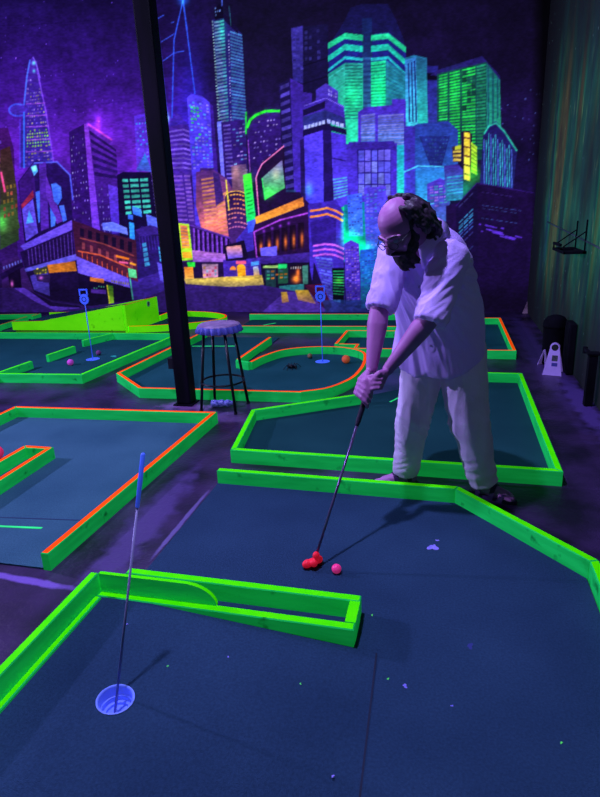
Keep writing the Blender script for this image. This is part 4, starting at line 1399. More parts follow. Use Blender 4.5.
v = [bm.verts.new(p) for p in ((-6.0, 7.19, .12), (-4.28, 7.19, .33), (-4.22, 7.95, .33), (-6.0, 7.95, .12))]
bm.faces.new(v)
obj('ramp_turf', bm, T_far, F_)
bm = bmesh.new()
lathe(bm, [(.04, 0), (.04, .004), (.028, .005), (.024, .001), (.001, .0)], (-4.183, 7.72, .31), 20, axis=(1, -.07, 0))
obj('exit_pipe', bm, mat('exit_pipe_plastic', (.25, .55, .35), (.01, .03, .02), scale=(30, 30, 30), emit=.1), F_)
pen = curve_pts([(-4.22, 7.17), (-3.95, 7.22), (-3.6, 7.35), (-3.25, 7.55), (-3.08, 7.80), (-3.15, 8.08), (-3.45, 8.30), (-3.85, 8.40), (-4.18, 8.40)], 36)
turf(F_, [tuple(q) for q in pen], T_mid)
bent_border(F_, pen, M_orange, M_lime)
border(F_, [(-4.18, 8.02), (-4.18, 8.40)], M_orange, M_lime)
border(F_, [(-6.0, 8.12), (-5.0, 8.15)], M_oldorange, M_lime, z1=.1)

# ================================================================== G: green at the far left
G_ = thing('putting_green', 'slim green behind the lime ramp at the left edge of view', 'mini golf green', (-6.6, 7.8, 0), GROUP)
a, b, c = gp(-25, 315, BH), gp(38, 314, BH), gp(-20, 331, BH)
turf(G_, [(c.x, c.y), (b.x, b.y - .1), (b.x, b.y), (a.x, a.y)], T_mid)
border(G_, [(a.x, a.y + .03), (b.x, b.y + .03), (b.x + .02, b.y - .18)], M_oldorange)
border(G_, [(b.x - .04, b.y - .22), (c.x, c.y)], M_oldorange, names='divider_board')

# ================================================================== H: long green along the mural
H_ = thing('putting_green', 'long narrow green at the foot of the mural behind the rounded one', 'mini golf green', (-1.6, 7.7, 0), GROUP)
turf(H_, [(-2.75, 7.25), (-.30, 7.26), (-.30, 8.12), (-2.75, 8.12)], T_mid)
border(H_, [(-2.79, 8.15), (-.28, 8.15), (-.28, 7.25), (-2.75, 7.235)], M_orange)
stripe(H_, (-2.44, 7.70), (-2.31, 7.86), .03, .0085, M_teeline)

# ================================================================== I: stepped green to the right
I_ = thing('putting_green', 'orange-topped green with a notched corner running behind the man to the right', 'mini golf green', (-.1, 6.9, 0), GROUP)
turf(I_, [(-1.13, 6.25), (-.90, 6.25), (-.90, 6.05), (.68, 6.05), (.69, 7.83), (-.12, 7.83), (-.12, 6.97), (-1.12, 6.96)], T_far)
border(I_, [(-1.15, 6.23), (-1.14, 6.97), (-.13, 6.97), (-.13, 7.84), (.70, 7.845), (.70, 6.03), (-.905, 6.03), (-.905, 6.23), (-1.12, 6.23)], M_orange)
# ------------------------------------------------------------------ square steel post
M_steel = mat('dark_painted_steel', (0.002, 0.0018, 0.004), (0.007, 0.0035, 0.013), rough=.6, scale=(6, 6, 1.2), spec=.08)
P_ = thing('steel_post', 'tall dark square steel post between the rounded green and the stool', 'post', (-2.08, 4.295, 0))
bm = bmesh.new()
box(bm, (-2.143, 4.232, 0.012), (-2.017, 4.358, 5.2), bevel=.012)
obj('shaft', bm, M_steel, P_)
bm = bmesh.new()
box(bm, (-2.165, 4.21, 0), (-1.995, 4.372, .012), bevel=.003)
obj('base_plate', bm, M_steel, P_)
bm = bmesh.new()
box(bm, (-2.187, 4.24, .31), (-2.143, 4.31, .40), bevel=.005)
obj('junction_box', bm, M_dark, P_)

# ------------------------------------------------------------------ bar stool with the bottle-cap seat
ST = thing('bar_stool', 'backless bar stool with a crimped bottle-cap seat and thin black legs', 'stool', (-1.705, 4.21, 0))
M_black = mat('black_tube_metal', (0.003, 0.003, 0.006), (0.006, 0.006, 0.012), rough=.4)
M_seat = mat('violet_seat_vinyl', (0.06, 0.065, 0.36), (0.09, 0.085, 0.45), rough=.5, emit=.05)
M_seattop = mat('pale_seat_print', (0.20, 0.11, 0.26), (0.34, 0.20, 0.40), scale=(18, 18, 18), rough=.5, emit=.04)
sc = V((-1.695, 4.20, 0))
bm = bmesh.new()
n = 126
rings = []
for r, h, amp in ((.150, .640, .0), (.172, .637, .012), (.176, .642, .013), (.170, .668, .008), (.163, .690, .002), (.150, .699, 0), (.10, .702, 0), (.04, .703, 0)):
    rings.append([bm.verts.new((sc.x + (r + amp * math.cos(21 * a)) * math.cos(a), sc.y + (r + amp * math.cos(21 * a)) * math.sin(a), h)) for a in [2 * math.pi * k / n for k in range(n)]])
for i, (a, b) in enumerate(zip(rings[:-1], rings[1:])):
    for k in range(n):
        bm.faces.new((a[k], a[(k + 1) % n], b[(k + 1) % n], b[k])).material_index = 1 if i >= 4 else 0
bm.faces.new(rings[0][::-1])
bm.faces.new(rings[-1]).material_index = 1
obj('seat', bm, [M_seat, M_seattop], ST, smooth=True)
feet = [(-1.868, 4.105), (-1.566, 4.075), (-1.85, 4.352), (-1.552, 4.345)]
tops = [(-1.790, 4.112), (-1.612, 4.095), (-1.785, 4.285), (-1.607, 4.275)]
for f, t in zip(feet, tops):
    bm = bmesh.new()
    cyl(bm, (f[0], f[1], 0.008), (t[0], t[1], .645), .0115, n=14)
    lg = obj('leg', bm, M_black, ST, smooth=True)
    bm = bmesh.new()
    cyl(bm, (f[0], f[1], 0), (f[0], f[1], .02), .015, .013, n=14)
    obj('foot_cap', bm, M_dark, lg)
zr = .235
k = zr / .645
ring = []
cs = [V((f[0] + (t[0] - f[0]) * k, f[1] + (t[1] - f[1]) * k, zr)) for f, t in zip(feet, tops)]
cc = sum(cs, V()) / 4
rr = sum((c - cc).length for c in cs) / 4
bm = bmesh.new()
N_ = 48
rings = []
for i in range(N_):
    a = 2 * math.pi * i / N_
    d = V((math.cos(a), math.sin(a), 0))
    rings.append([bm.verts.new(cc + d * (rr + .008 * math.cos(b)) + V((0, 0, .008 * math.sin(b)))) for b in [2 * math.pi * j / 8 for j in range(8)]])
ring_faces(bm, rings + [rings[0]])
obj('foot_ring', bm, M_black, ST, smooth=True)

# ------------------------------------------------------------------ crushed water bottle under the stool
M_bottle = mat('clear_blue_bottle_plastic', (0.05, 0.06, 0.30), (0.22, 0.22, 0.75), rough=.2, scale=(60, 60, 60), emit=.08, spec=.6)
WB = thing('water_bottle', 'crumpled clear plastic bottle lying on the floor under the stool', 'bottle', (-1.74, 4.25, 0))
bm = bmesh.new()
lathe(bm, [(.012, 0), (.027, .004), (.030, .015), (.026, .03), (.031, .045), (.024, .06), (.031, .075), (.029, .10), (.022, .115), (.031, .13), (.028, .15), (.018, .17), (.012, .18), (.012, .19)], (-1.83, 4.22, .031), 14, axis=(.97, .2, 0))
for v_ in bm.verts:
    v_.co.z = max(.001, v_.co.z + .006 * pnoise(v_.co * 60))
obj('bottle_body', bm, M_bottle, WB)
bm = bmesh.new()
ax = V((.97, .2, 0)).normalized()
c0 = V((-1.83, 4.22, .031)) + ax * .188
cyl(bm, c0, c0 + ax * .016, .015, n=14)
obj('bottle_cap', bm, mat('white_cap', (.3, .3, .8)), WB)

# ------------------------------------------------------------------ flagsticks
M_rod = mat('grey_rod', (0.22, 0.20, 0.40), (0.30, 0.27, 0.50), rough=.4)
M_blueflag = mat('blue_fluorescent_plastic', (0.045, 0.11, 0.80), (0.06, 0.15, 0.95), rough=.5, emit=.30)
M_mark = mat('dark_marking', (.01, .02, .15))
FS = thing('flagstick', 'leaning thin flagstick with a blue wrapped tip standing in the foreground cup', 'flagstick', (HC[0], HC[1], zc - .056))
b0 = V((-.962, 1.247, zc - .0555))
tip = ynt(143, 455, 1.54)
mid = b0.lerp(tip, .80)
bm = bmesh.new()
cyl(bm, b0, mid, .0042, .0038, n=12)
obj('rod', bm, M_rod, FS, smooth=True)
bm = bmesh.new()
tube(bm, [mid - (tip - b0) * .0, mid.lerp(tip, .5), tip], [.0065, .0078, .0075], n=12)
obj('wrapped_tip', bm, M_blueflag, FS, smooth=True)

def tag_flag(base, top, label):
    t = thing('flagstick', label, 'flagstick', base, 'flagsticks with a round tag')
    base, top = V(base), V(top)
    bm = bmesh.new()
    cyl(bm, base, top, .005, n=10)
    obj('rod', bm, M_blueflag, t, smooth=True)
    # round plate facing the camera side of the hall, with a square loop handle on top
    c = top + V((0, 0, .055))
    bm = bmesh.new()
    n = 28
    pl = []
    for y in (-.006, .006):
        pl.append([bm.verts.new((c.x + .052 * math.cos(a), c.y + y, c.z + .055 * math.sin(a))) for a in [2 * math.pi * k / n for k in range(n)]])
    ring_faces(bm, pl)
    bm.faces.new(pl[0]); bm.faces.new(pl[1][::-1])
    pd = obj('tag_plate', bm, M_blueflag, t)
    bm = bmesh.new()
    for lo, hi in (((-.05, .04), (-.036, .105)), ((.036, .04), (.05, .105)), ((-.05, .093), (.05, .108))):
        box(bm, (c.x + lo[0], c.y - .005, c.z + lo[1]), (c.x + hi[0], c.y + .005, c.z + hi[1]))
    obj('tag_handle', bm, M_blueflag, t)
    bm = bmesh.new()
    rg = []
    for i in range(20):
        a = 2 * math.pi * i / 20
        rg.append([bm.verts.new((c.x + r * math.cos(a), c.y - .0075 + dy, c.z + r * math.sin(a))) for r, dy in ((.020, 0), (.028, 0), (.028, .0015), (.020, .0015))])
    ring_faces(bm, rg + [rg[0]])
    obj('tag_ring', bm, M_mark, pd)
    return t
tp = gp(85, 304, .66)
tag_flag((-3.83, 5.65, .0095), (tp.x, tp.y, .655), 'blue flagstick with a round tag in the far left green with loose blocks')
tp = gp(320.5, 302, .63)
tag_flag((-1.205, 5.745, .0095), (tp.x, tp.y, .63), 'blue flagstick with a round tag in the round-ended green behind the stool')

# ------------------------------------------------------------------ balls
M_pinkball = mat('pink_fluorescent_ball', (0.95, 0.03, 0.22), (1.0, 0.05, 0.30), rough=.35, emit=.25)
def golf_ball(x, y, z, r, m, label, name='golf_ball'):
    me = remeshed_ball(r)
    o = obj(name, me, m, smooth=True, loc=(x, y, z + r))
    return tag(o, label, 'ball', 'balls on the greens')
def remeshed_ball(r):
    """dimpled sphere"""
    bm = bmesh.new()
    bmesh.ops.create_icosphere(bm, subdivisions=4, radius=r)
    g = math.pi * (3 - math.sqrt(5))
    dm = [V((math.cos(g * i) * math.sqrt(1 - (1 - 2 * (i + .5) / 120) ** 2), math.sin(g * i) * math.sqrt(1 - (1 - 2 * (i + .5) / 120) ** 2), 1 - 2 * (i + .5) / 120)) for i in range(120)]
    for v_ in bm.verts:
        d = v_.co.normalized()
        mx = max(d.dot(q) for q in dm)
        v_.co *= 1 - .035 * max(0, (mx - .993) / .007)
    me = bpy.data.meshes.new('ball')
    bm.to_mesh(me)
    bm.free()
    return me
golf_ball(-.412, 2.125, .0085, .0210, M_pinkball, 'pink golf ball in front of the red putter head')
p = gp(346, 364); golf_ball(p.x, p.y, .0085, .042, mat('orange_ball_paint', (.75, .10, .03), (.9, .14, .04), emit=.12), 'orange ball near the rail of the rounded green')
p = gp(310, 359); golf_ball(p.x, p.y, .0085, .026, mat('dull_brown_ball_paint', (.22, .12, .05), (.3, .16, .07)), 'dull brown ball beside the cup of the rounded green')
p = gp(388.5, 331); golf_ball(p.x, p.y, .0085, .026, mat('lavender_ball_paint', (.6, .5, .9), emit=.2), 'tiny pale lavender ball on the dark far green beside the arm of the man')
p = gp(71, 366); golf_ball(p.x, p.y, .0085, .034, mat('magenta_ball_paint', (.6, .06, .5), (.75, .09, .6), emit=.15), 'magenta ball next to the middle block of the far left green')
p = gp(99, 356); golf_ball(p.x, p.y, .0085, .030, mat('plum_ball_paint', (.16, .03, .16), (.22, .05, .2)), 'dark plum ball just right of the far left cup')
golf_ball(-2.86, 2.98, .0085, .050, mat('hot_pink_ball_paint', (.95, .02, .12), (1, .03, .16), emit=.25), 'hot pink ball behind the U-shaped divider at the left edge', 'rubber_ball')

# dark toy spider on the round green
p = gp(291, 369)
SP = thing('toy_spider', 'small black spider-like toy lying in the rounded green', 'toy', (p.x, p.y, .0085))
bm = bmesh.new()
ellipsoid(bm, (p.x, p.y, .0285), ((.04, 0, 0), (0, .03, 0), (0, 0, .02)), 12)
ellipsoid(bm, (p.x + .045, p.y, .0235), ((.02, 0, 0), (0, .018, 0), (0, 0, .014)), 10)
obj('spider_body', bm, M_black, SP, smooth=True)
for k in range(8):
    a = (k % 4) * .5 - .75 + (math.pi if k >= 4 else 0)
    d = V((math.sin(a), math.cos(a), 0))
    bm = bmesh.new()
    q = V((p.x + .01, p.y, .026))
    tube(bm, [q + d * .02, q + d * .06 + V((0, 0, .022)), q + d * .10 + V((0, 0, -.013))], [.005, .004, .003], n=6)
    obj('leg', bm, M_black, SP)

# ------------------------------------------------------------------ folding wet-floor signs
M_sign = mat('lavender_white_plastic', (0.34, 0.22, 0.62), (0.42, 0.28, 0.74), rough=.5, emit=.10)
M_pict = mat('grey_violet_print', (0.03, 0.03, 0.05), (0.07, 0.07, 0.09), scale=(40, 40, 60))
M_pict2 = mat('blue_print', (0.03, 0.03, 0.20), (0.06, 0.05, 0.30), scale=(40, 40, 60))
def wet_sign(x, y, rz, label, detail=True, scl=1.0):
    t = thing('floor_sign', label, 'sign', (x, y, 0), 'folding floor signs')
    R_ = Matrix.Rotation(rz, 3, 'Z')
    def W(px_, py_, pz_):
        return V((x, y, 0)) + R_ @ V((px_ * scl, py_ * scl, pz_ * scl))
    for s in (-1, 1):
        bm = bmesh.new()
        prof = [(-.080, 0), (.080, 0), (.040, .235)] + [(.040 * math.cos(a), .245 + .038 * math.sin(a)) for a in [math.pi * k / 12 for k in range(13)]] + [(-.040, .235)]
        fr, bk = [], []
        for (u, z) in prof:
            yy = s * (.075 * (1 - z / .285) + .006)
            fr.append(bm.verts.new(W(u, yy + s * .004, z)))
            bk.append(bm.verts.new(W(u, yy - s * .004, z)))
        m_ = len(prof)
        bm.faces.new(fr); bm.faces.new(bk[::-1])
        for i in range(m_):
            j = (i + 1) % m_
            bm.faces.new((fr[i], bk[i], bk[j], fr[j]))
        pn = obj('sign_panel', bm, M_sign, t)
        if s == -1 and detail:
            for (nm, mm, u0, u1, z0, z1) in (('pictogram', M_pict, -.014, .034, .125, .175), ('pictogram', M_pict2, -.012, .036, .080, .110)):
                bm = bmesh.new()
                q = []
                for (u, z) in ((u0, z0), (u1, z0), (u1, z1), (u0, z1)):
                    q.append(bm.verts.new(W(u, s * (.075 * (1 - z / .285) + .0112), z)))
                bm.faces.new(q)
                obj(nm, bm, mm, pn)
            bm = bmesh.new()
            q = []
            for k in range(20):
                a = 2 * math.pi * k / 20
                z = .243 + .029 * math.sin(a)
                q.append(bm.verts.new(W(.029 * math.cos(a) + .002, s * (.075 * (1 - z / .285) + .0112), z)))
            bm.faces.new(q)
            obj('handle_hole', bm, M_black, pn)
    return t
wet_sign(.985, 5.52, math.radians(-14), 'nearer lavender floor sign with a black round hole and two small pictograms')
p = gp(545, 366)
wet_sign(p.x, p.y + .04, math.radians(40), 'farther smaller lavender floor sign half hidden behind the nearer one', False, .55)

# ------------------------------------------------------------------ dark things by the right wall
M_matte = mat('black_matte_plastic', (0.002, 0.002, 0.004), (0.005, 0.004, 0.009), rough=.9, spec=.08)
TB = thing('trash_bin', 'black round-topped bin against the right wall behind the floor signs', 'bin', (1.03, 5.86, 0))
bm = bmesh.new()
lathe(bm, [(.085, 0), (.095, .01), (.105, .36), (.108, .37)], (1.03, 5.86, 0), 28)
obj('bin_body', bm, M_matte, TB, smooth=True)
bm = bmesh.new()
lathe(bm, [(.111, .362), (.111, .38), (.104, .42), (.08, .455), (.04, .473), (.002, .478)], (1.03, 5.86, 0), 28)
obj('domed_lid', bm, M_matte, TB, smooth=True)
bm = bmesh.new()
box(bm, (1.085, 5.46, 0), (1.145, 5.68, .46), bevel=.01)
box(bm, (1.08, 5.48, .04), (1.09, 5.66, .42), bevel=.004)
tag(obj('speaker_cabinet', bm, M_matte), 'narrow black cabinet on the floor against the right wall', 'cabinet')
RP = thing('railing_post', 'black post with a short side arm against the right wall at the picture edge', 'post', (1.09, 4.60, 0))
bm = bmesh.new()
box(bm, (1.06, 4.57, 0), (1.12, 4.63, .40), bevel=.004)
obj('upright', bm, M_matte, RP)
bm = bmesh.new()
box(bm, (1.045, 4.56, .40), (1.135, 4.64, .415), bevel=.003)
obj('cap_plate', bm, M_matte, RP)
bm = bmesh.new()
box(bm, (1.075, 4.63, .37), (1.10, 4.86, .395), bevel=.004)
cyl(bm, (1.0875, 4.85, .35), (1.0875, 4.85, .40), .018, n=14)
obj('side_arm', bm, M_matte, RP)

# wall rack on the right wall
WR = thing('wall_rack', 'small black wire rack with two upright rods mounted on the right wall', 'rack', (WALL_X, 5.8, 1.05))
x1 = WALL_X
def onx(px, py, X):
    d = FWD * F_PX + RGT * (px - 300) + DWN * (py - 398.5)
    return V((0, 0, CAM_H)) + d * (X / d.x)
ra, rb = onx(575, 249, x1 - .012), onx(584.5, 250, x1 - .012)
zb = min(ra.z, rb.z)
for q, top in ((ra, onx(576, 221, x1 - .012)), (rb, onx(585, 220, x1 - .012))):
    bm = bmesh.new()
    tube(bm, [(x1 - .012, q.y, zb), (x1 - .012, q.y, top.z)], .007, n=8)
    obj('upright_rod', bm, M_matte, WR)
    bm = bmesh.new()
    tube(bm, [(x1 - .012, q.y, zb + .17), (x1 - .17, q.y + .06, zb + .045)], .0055, n=8)
    obj('stay', bm, M_matte, WR)
y0, y1 = rb.y - .04, ra.y + .12
bm = bmesh.new()
box(bm, (x1 - .18, y0, zb - .012), (x1 - .002, y0 + .12, zb + .012), bevel=.004)
box(bm, (x1 - .18, y1 - .16, zb - .012), (x1 - .002, y1, zb + .012), bevel=.004)
box(bm, (x1 - .03, y0, zb - .012), (x1 - .002, y1, zb + .01))
box(bm, (x1 - .185, y0, zb - .01), (x1 - .17, y1, zb + .012))
box(bm, (x1 - .185, y0 + .2, zb + .04), (x1 - .165, y1, zb + .062))
cyl(bm, (x1 - .177, y1 - .02, zb), (x1 - .177, y1 - .02, zb + .06), .007, n=8)
obj('shelf_frame', bm, M_matte, WR)

# pale scrap in the far right corner
bm = bmesh.new()
p = gp(525, 312)
a = [bm.verts.new(q) for q in ((p.x - .05, 8.70, .0), (p.x + .03, 8.70, .0), (p.x + .05, 8.80, .13), (p.x + .02, 8.80, .15))]
b = [bm.verts.new(q.co + V((0, .012, .002))) for q in a]
bm.faces.new(a); bm.faces.new(b[::-1])
for i in range(4):
    bm.faces.new((a[i], b[i], b[(i + 1) % 4], a[(i + 1) % 4]))
tag(obj('cardboard_scrap', bm, mat('pale_scrap', (.22, .12, .18), (.34, .2, .26))), 'small pale scrap leaning in the far right corner of the room', 'scrap')
# ------------------------------------------------------------------ the man leaning over his putt
M_skin = mat('skin_under_violet_light', (0.40, 0.135, 0.38), (0.47, 0.16, 0.44), rough=.5, scale=(9, 9, 9), spec=.4)
M_hair = mat('dark_curly_hair', (0.012, 0.006, 0.016), (0.05, 0.022, 0.06), rough=.55, scale=(70, 70, 70), spec=.5)
M_beard = mat('dark_beard', (0.012, 0.007, 0.014), (0.045, 0.022, 0.04), rough=.7, scale=(80, 80, 80))
M_shirt = mat('white_cotton_shirt', (0.54, 0.36, 1.0), (0.62, 0.42, 1.0), rough=.85, scale=(5, 5, 5), bump=.15, bump_scale=140, emit=.015)
M_trouser = mat('pale_linen_trousers', (0.62, 0.49, 0.76), (0.74, 0.58, 0.88), rough=.85, scale=(6, 6, 6), bump=.2, bump_scale=120, emit=.01)
M_sandal = mat('dark_violet_sandal_leather', (0.02, 0.008, 0.05), (0.05, 0.02, 0.10), rough=.5)
M_eye = mat('eye_white', (.35, .3, .5), rough=.3)
M_glass = mat('dark_glasses_frame', (.01, .008, .02), rough=.3)

PR = thing('person', 'bearded balding man in a pale short-sleeved shirt and trousers bending over a putt', 'person', (.03, 3.0, 0))

# putter line: head on the turf, grip in the hands
H0 = V((-.512, 2.140, .045))
G0 = ynt(364.5, 401, 2.50)
SD = (G0 - H0).normalized()           # up the shaft
DN = -SD
cdir = (V((0, 0, CAM_H)) - G0)
E2 = (cdir - SD * cdir.dot(SD)).normalized()     # towards the viewer, square to the shaft
E1 = E2.cross(SD)
if E1.x < 0:
    E1 = -E1
def shaft(s, th=0.0, r=0.0):
    a = math.radians(th)
    return G0 + SD * s + (E1 * math.cos(a) + E2 * math.sin(a)) * r

# --- head frame
HCEN = ynt(399, 226, 2.60)
HF = V((-.44, -.60, -.60)).normalized()
HU = (V((-.05, 0, 1)) - HF * HF.dot(V((-.05, 0, 1)))).normalized()
HR_ = HF.cross(HU)                    # his right
def hp(r, f, u):
    return HCEN + HR_ * r + HF * f + HU * u
def hell(bm, r, f, u, rr, rf, ru, n=20):
    ellipsoid(bm, hp(r, f, u), (HR_ * rr, HF * rf, HU * ru), n)

SH_L, SH_R = V((.035, 2.715, 1.300)), V((-.240, 2.860, 1.300))
EL_L = ynt(430, 317, 2.575)
EL_R = ynt(379, 312, 2.70)

def hand(bm, s0, sign, thumb_s, wr):
    """palm, four wrapped fingers and a thumb; sign=+1: palm on the E1 side, -1: on the other side"""
    def A(th):
        return th if sign > 0 else 180 - th
    wrist = shaft(s0 + wr[0], A(wr[1]), wr[2])
    lens = (1.0, 1.08, 1.0, .82)
    for i in range(4):
        s = s0 + .031 - i * .0215
        kn = shaft(s, A(28), .047)
        root = wrist.lerp(kn, .18)
        tube(bm, [wrist.lerp(shaft(s + .012, A(0), .055), .15), shaft(s + .006, A(-2), .049), kn], [.0145, .0135, .0115], n=10)
        k = lens[i]
        tube(bm, [kn, shaft(s - .012, A(28 + 38 * k), .0390), shaft(s - .024, A(28 + 72 * k), .0310), shaft(s - .033, A(28 + 115 * k), .0250), shaft(s - .038, A(28 + 160 * k), .0225), shaft(s - .040, A(28 + 200 * k), .0215)],
             [.0108, .0098, .0095, .0090, .0085, .0072], n=10)
    # palm heel and thumb
    ellipsoid(bm, wrist.lerp(shaft(s0, A(0), .045), .5), (E1 * .017, E2 * .026, SD * .040), 14)
    t0 = wrist.lerp(shaft(s0 + .03, A(30), .045), .45)
    tube(bm, [t0, shaft(s0 + .030, A(58), .044), shaft(thumb_s + .03, A(86), .033), shaft(thumb_s, A(96), .0275), shaft(thumb_s - .018, A(99), .0255)], [.0150, .0128, .0108, .0102, .0082], n=10)
    return wrist

bm = bmesh.new()
W_L = hand(bm, .105, 1, .060, (.070, -18, .062))
W_R = hand(bm, .050, -1, .012, (.115, -75, .050))
# arms
tube(bm, [SH_L - V((0, 0, .02)), SH_L.lerp(EL_L, .5), EL_L], [.052, .052, .046], n=16)
tube(bm, [EL_L, EL_L.lerp(W_L, .22), EL_L.lerp(W_L, .6), W_L.lerp(EL_L, .08), W_L], [.046, .048, .038, .029, .027], n=32)
tube(bm, [SH_R - V((0, 0, .02)), SH_R.lerp(EL_R, .5), EL_R], [.052, .052, .045], n=16)
tube(bm, [EL_R, EL_R.lerp(W_R, .22), EL_R.lerp(W_R, .6), W_R.lerp(EL_R, .08), W_R], [.045, .048, .038, .029, .027], n=32)
# trunk, neck
PEL = V((.000, 3.08, .88))
NB = V((-.105, 2.765, 1.375))
tube(bm, [PEL, V((.02, 3.02, 1.03)), V((-.04, 2.90, 1.20)), V((-.085, 2.81, 1.29))], [.12, .12, .115, .085], n=18)
tube(bm, [SH_L - V((0, 0, .04)), V((-.095, 2.79, 1.30)), SH_R - V((0, 0, .04))], [.040, .055, .040], n=16)
tube(bm, [NB - V((0, 0, .05)), NB, hp(0, -.035, -.075), hp(0, -.02, -.03)], [.066, .060, .057, .055], n=18)
# head
hell(bm, 0, -.010, .025, .075, .096, .088, 28)
hell(bm, 0, .035, -.035, .063, .062, .075, 22)
hell(bm, 0, .050, -.080, .046, .046, .036)
for s in (-1, 1):
    hell(bm, s * .034, .066, -.038, .022, .022, .022, 14)
    hell(bm, s * .077, -.012, -.022, .009, .020, .032, 14)
    tube(bm, [hp(s * .010, .094, .008), hp(s * .034, .089, .012), hp(s * .055, .070, .006)], [.009, .010, .008], n=8)
    hell(bm, s * .012, .104, -.043, .009, .011, .008, 10)
tube(bm, [hp(0, .090, .006), hp(0, .106, -.018), hp(0, .119, -.040)], [.009, .011, .0125], n=10)
tube(bm, [hp(-.022, .090, -.074), hp(0, .099, -.073), hp(.022, .090, -.074)], [.006, .009, .006], n=8)
# legs and feet
HIP_R, HIP_L = V((-.082, 3.085, .80)), V((.088, 3.075, .80))
KN_R, KN_L = V((-.138, 3.005, .43)), V((.145, 2.965, .43))
AN_R, AN_L = V((-.182, 3.040, .085)), V((.240, 2.975, .080))
tube(bm, [PEL, HIP_R, HIP_R.lerp(KN_R, .5), KN_R, KN_R.lerp(AN_R, .3), AN_R], [.11, .085, .072, .055, .054, .036], n=16)
tube(bm, [PEL, HIP_L, HIP_L.lerp(KN_L, .5), KN_L, KN_L.lerp(AN_L, .3), AN_L], [.11, .085, .072, .055, .054, .036], n=16)
def foot(bm, an, toe):
    d = (V(toe) - an); d.z = 0; d.normalize()
    sd = V((-d.y, d.x, 0))
    b0 = V((an.x, an.y, 0))
    tube(bm, [an, b0 - d * .035 + V((0, 0, .040))], [.036, .030], n=12)
    tube(bm, [b0 - d * .04 + V((0, 0, .040)), b0 + d * .05 + V((0, 0, .045)), b0 + d * .12 + V((0, 0, .034))], [.030, .034, .028], n=12)
    for k in range(5):
        o = (k - 2) * .0165
        L_ = (.168, .176, .170, .160, .148)[k]
        tube(bm, [b0 + d * .10 + sd * o * .9 + V((0, 0, .032)), b0 + d * (L_ - .01) + sd * o + V((0, 0, .026))], [.013, .0095], n=8)
    return d, sd, b0
FD_R = foot(bm, AN_R, (-.36, 2.975, 0))
FD_L = foot(bm, AN_L, (.40, 2.905, 0))
me = remeshed(bm, .0042, 3, .5)
body = obj('body', me, M_skin, PR, smooth=True)

# eyes under the brow
for s in (-1, 1):
    bm = bmesh.new()
    hell(bm, s * .032, .080, -.010, .013, .010, .009, 14)
    obj('eye', bm, M_eye, body, smooth=True)

# --- hair: bald dome in front, curls round the back and sides
rh = random.Random(3)
bm = bmesh.new()
hell(bm, 0, -.045, .012, .080, .072, .086, 20)
hell(bm, 0, -.085, -.030, .070, .050, .075, 16)
for s in (-1, 1):
    hell(bm, s * .060, -.030 - .022 * (s > 0), .008, .026, .050, .055, 14)
for k in range(120):
    a = rh.uniform(-1.95, 1.05)                # 0 = back of the head, +-pi/2 = the sides
    u0 = rh.uniform(-.04, .095)
    f0 = -.035 - .072 * math.cos(a)
    r0 = .083 * math.sin(a)
    if f0 > -.0 and u0 > .04:
        continue
    q = math.sqrt(max(.15, 1 - (max(u0 - .01, 0) / .105) ** 2))
    base = (r0 * q, -.01 + (f0 + .01) * q, u0)
    L_ = rh.uniform(.05, .11) * (1 if abs(a) < 1.3 else .6)
    ph = rh.uniform(0, 6.28)
    pts = []
    side = V((math.sin(a), -math.cos(a), 0))
    for i in range(9):
        t = i / 8
        out = .010 + .026 * math.sin(t * 2.4)
        c1, c2 = .010 * math.cos(ph + t * 9), .010 * math.sin(ph + t * 9)
        pts.append(hp(base[0] + side.x * out + c1, base[1] + side.y * out + c2 * .5, base[2] - t * L_ + .012 * math.sin(t * 3) + c2))
    tube(bm, pts, [.0085, .010, .011, .011, .011, .010, .010, .009, .006], n=7)
# bushy mass behind the neck, hanging towards the left shoulder
for k in range(46):
    c0 = V((rh.uniform(-.075, .03), rh.uniform(-.125, -.075), rh.uniform(-.10, .01)))
    ph = rh.uniform(0, 6.28)
    pts = []
    for i in range(8):
        t = i / 7
        pts.append(hp(c0.x + .018 * math.cos(ph + t * 8), c0.y + .018 * math.sin(ph + t * 8), c0.z - .05 * t + .01 * math.sin(ph * 3 + t * 5)))
    tube(bm, pts, .0095, n=7)
hair_me = remeshed(bm, .0045, 1, .4)
obj('hair', hair_me, M_hair, PR, smooth=True)

# --- beard and moustache
bm = bmesh.new()
hell(bm, 0, .052, -.098, .052, .044, .042, 18)
hell(bm, 0, .070, -.125, .036, .030, .040, 16)
for s in (-1, 1):
    hell(bm, s * .050, .028, -.075, .020, .036, .042, 12)
    hell(bm, s * .066, .002, -.045, .012, .020, .036, 12)
    tube(bm, [hp(0, .106, -.060), hp(s * .020, .099, -.064), hp(s * .036, .082, -.080)], [.009, .0095, .009], n=8)
for k in range(110):
    r0 = rh.uniform(-.055, .055)
    u0 = rh.uniform(-.125, -.070)
    f0 = .085 - (abs(r0) / .06) ** 2 * .06
    if abs(r0) < .022 and u0 > -.085:
        continue
    ph = rh.uniform(0, 6.28)
    pts = [hp(r0 + .005 * math.cos(ph + t * 5), f0 + .010 * math.sin(t * 2.6) + .004 * math.sin(ph + t * 5), u0 - .048 * t) for t in (0, .25, .5, .75, 1)]
    tube(bm, pts, [.006, .0075, .0075, .006, .004], n=6)
obj('beard', remeshed(bm, .0042, 1, .4), M_beard, PR, smooth=True)
bm = bmesh.new()
for s in (-1, 1):
    tube(bm, [hp(s * .014, .100, .017), hp(s * .034, .097, .021), hp(s * .054, .078, .016)], [.004, .0055, .003], n=6)
obj('eyebrows', remeshed(bm, .003, 0), M_hair, PR, smooth=True)

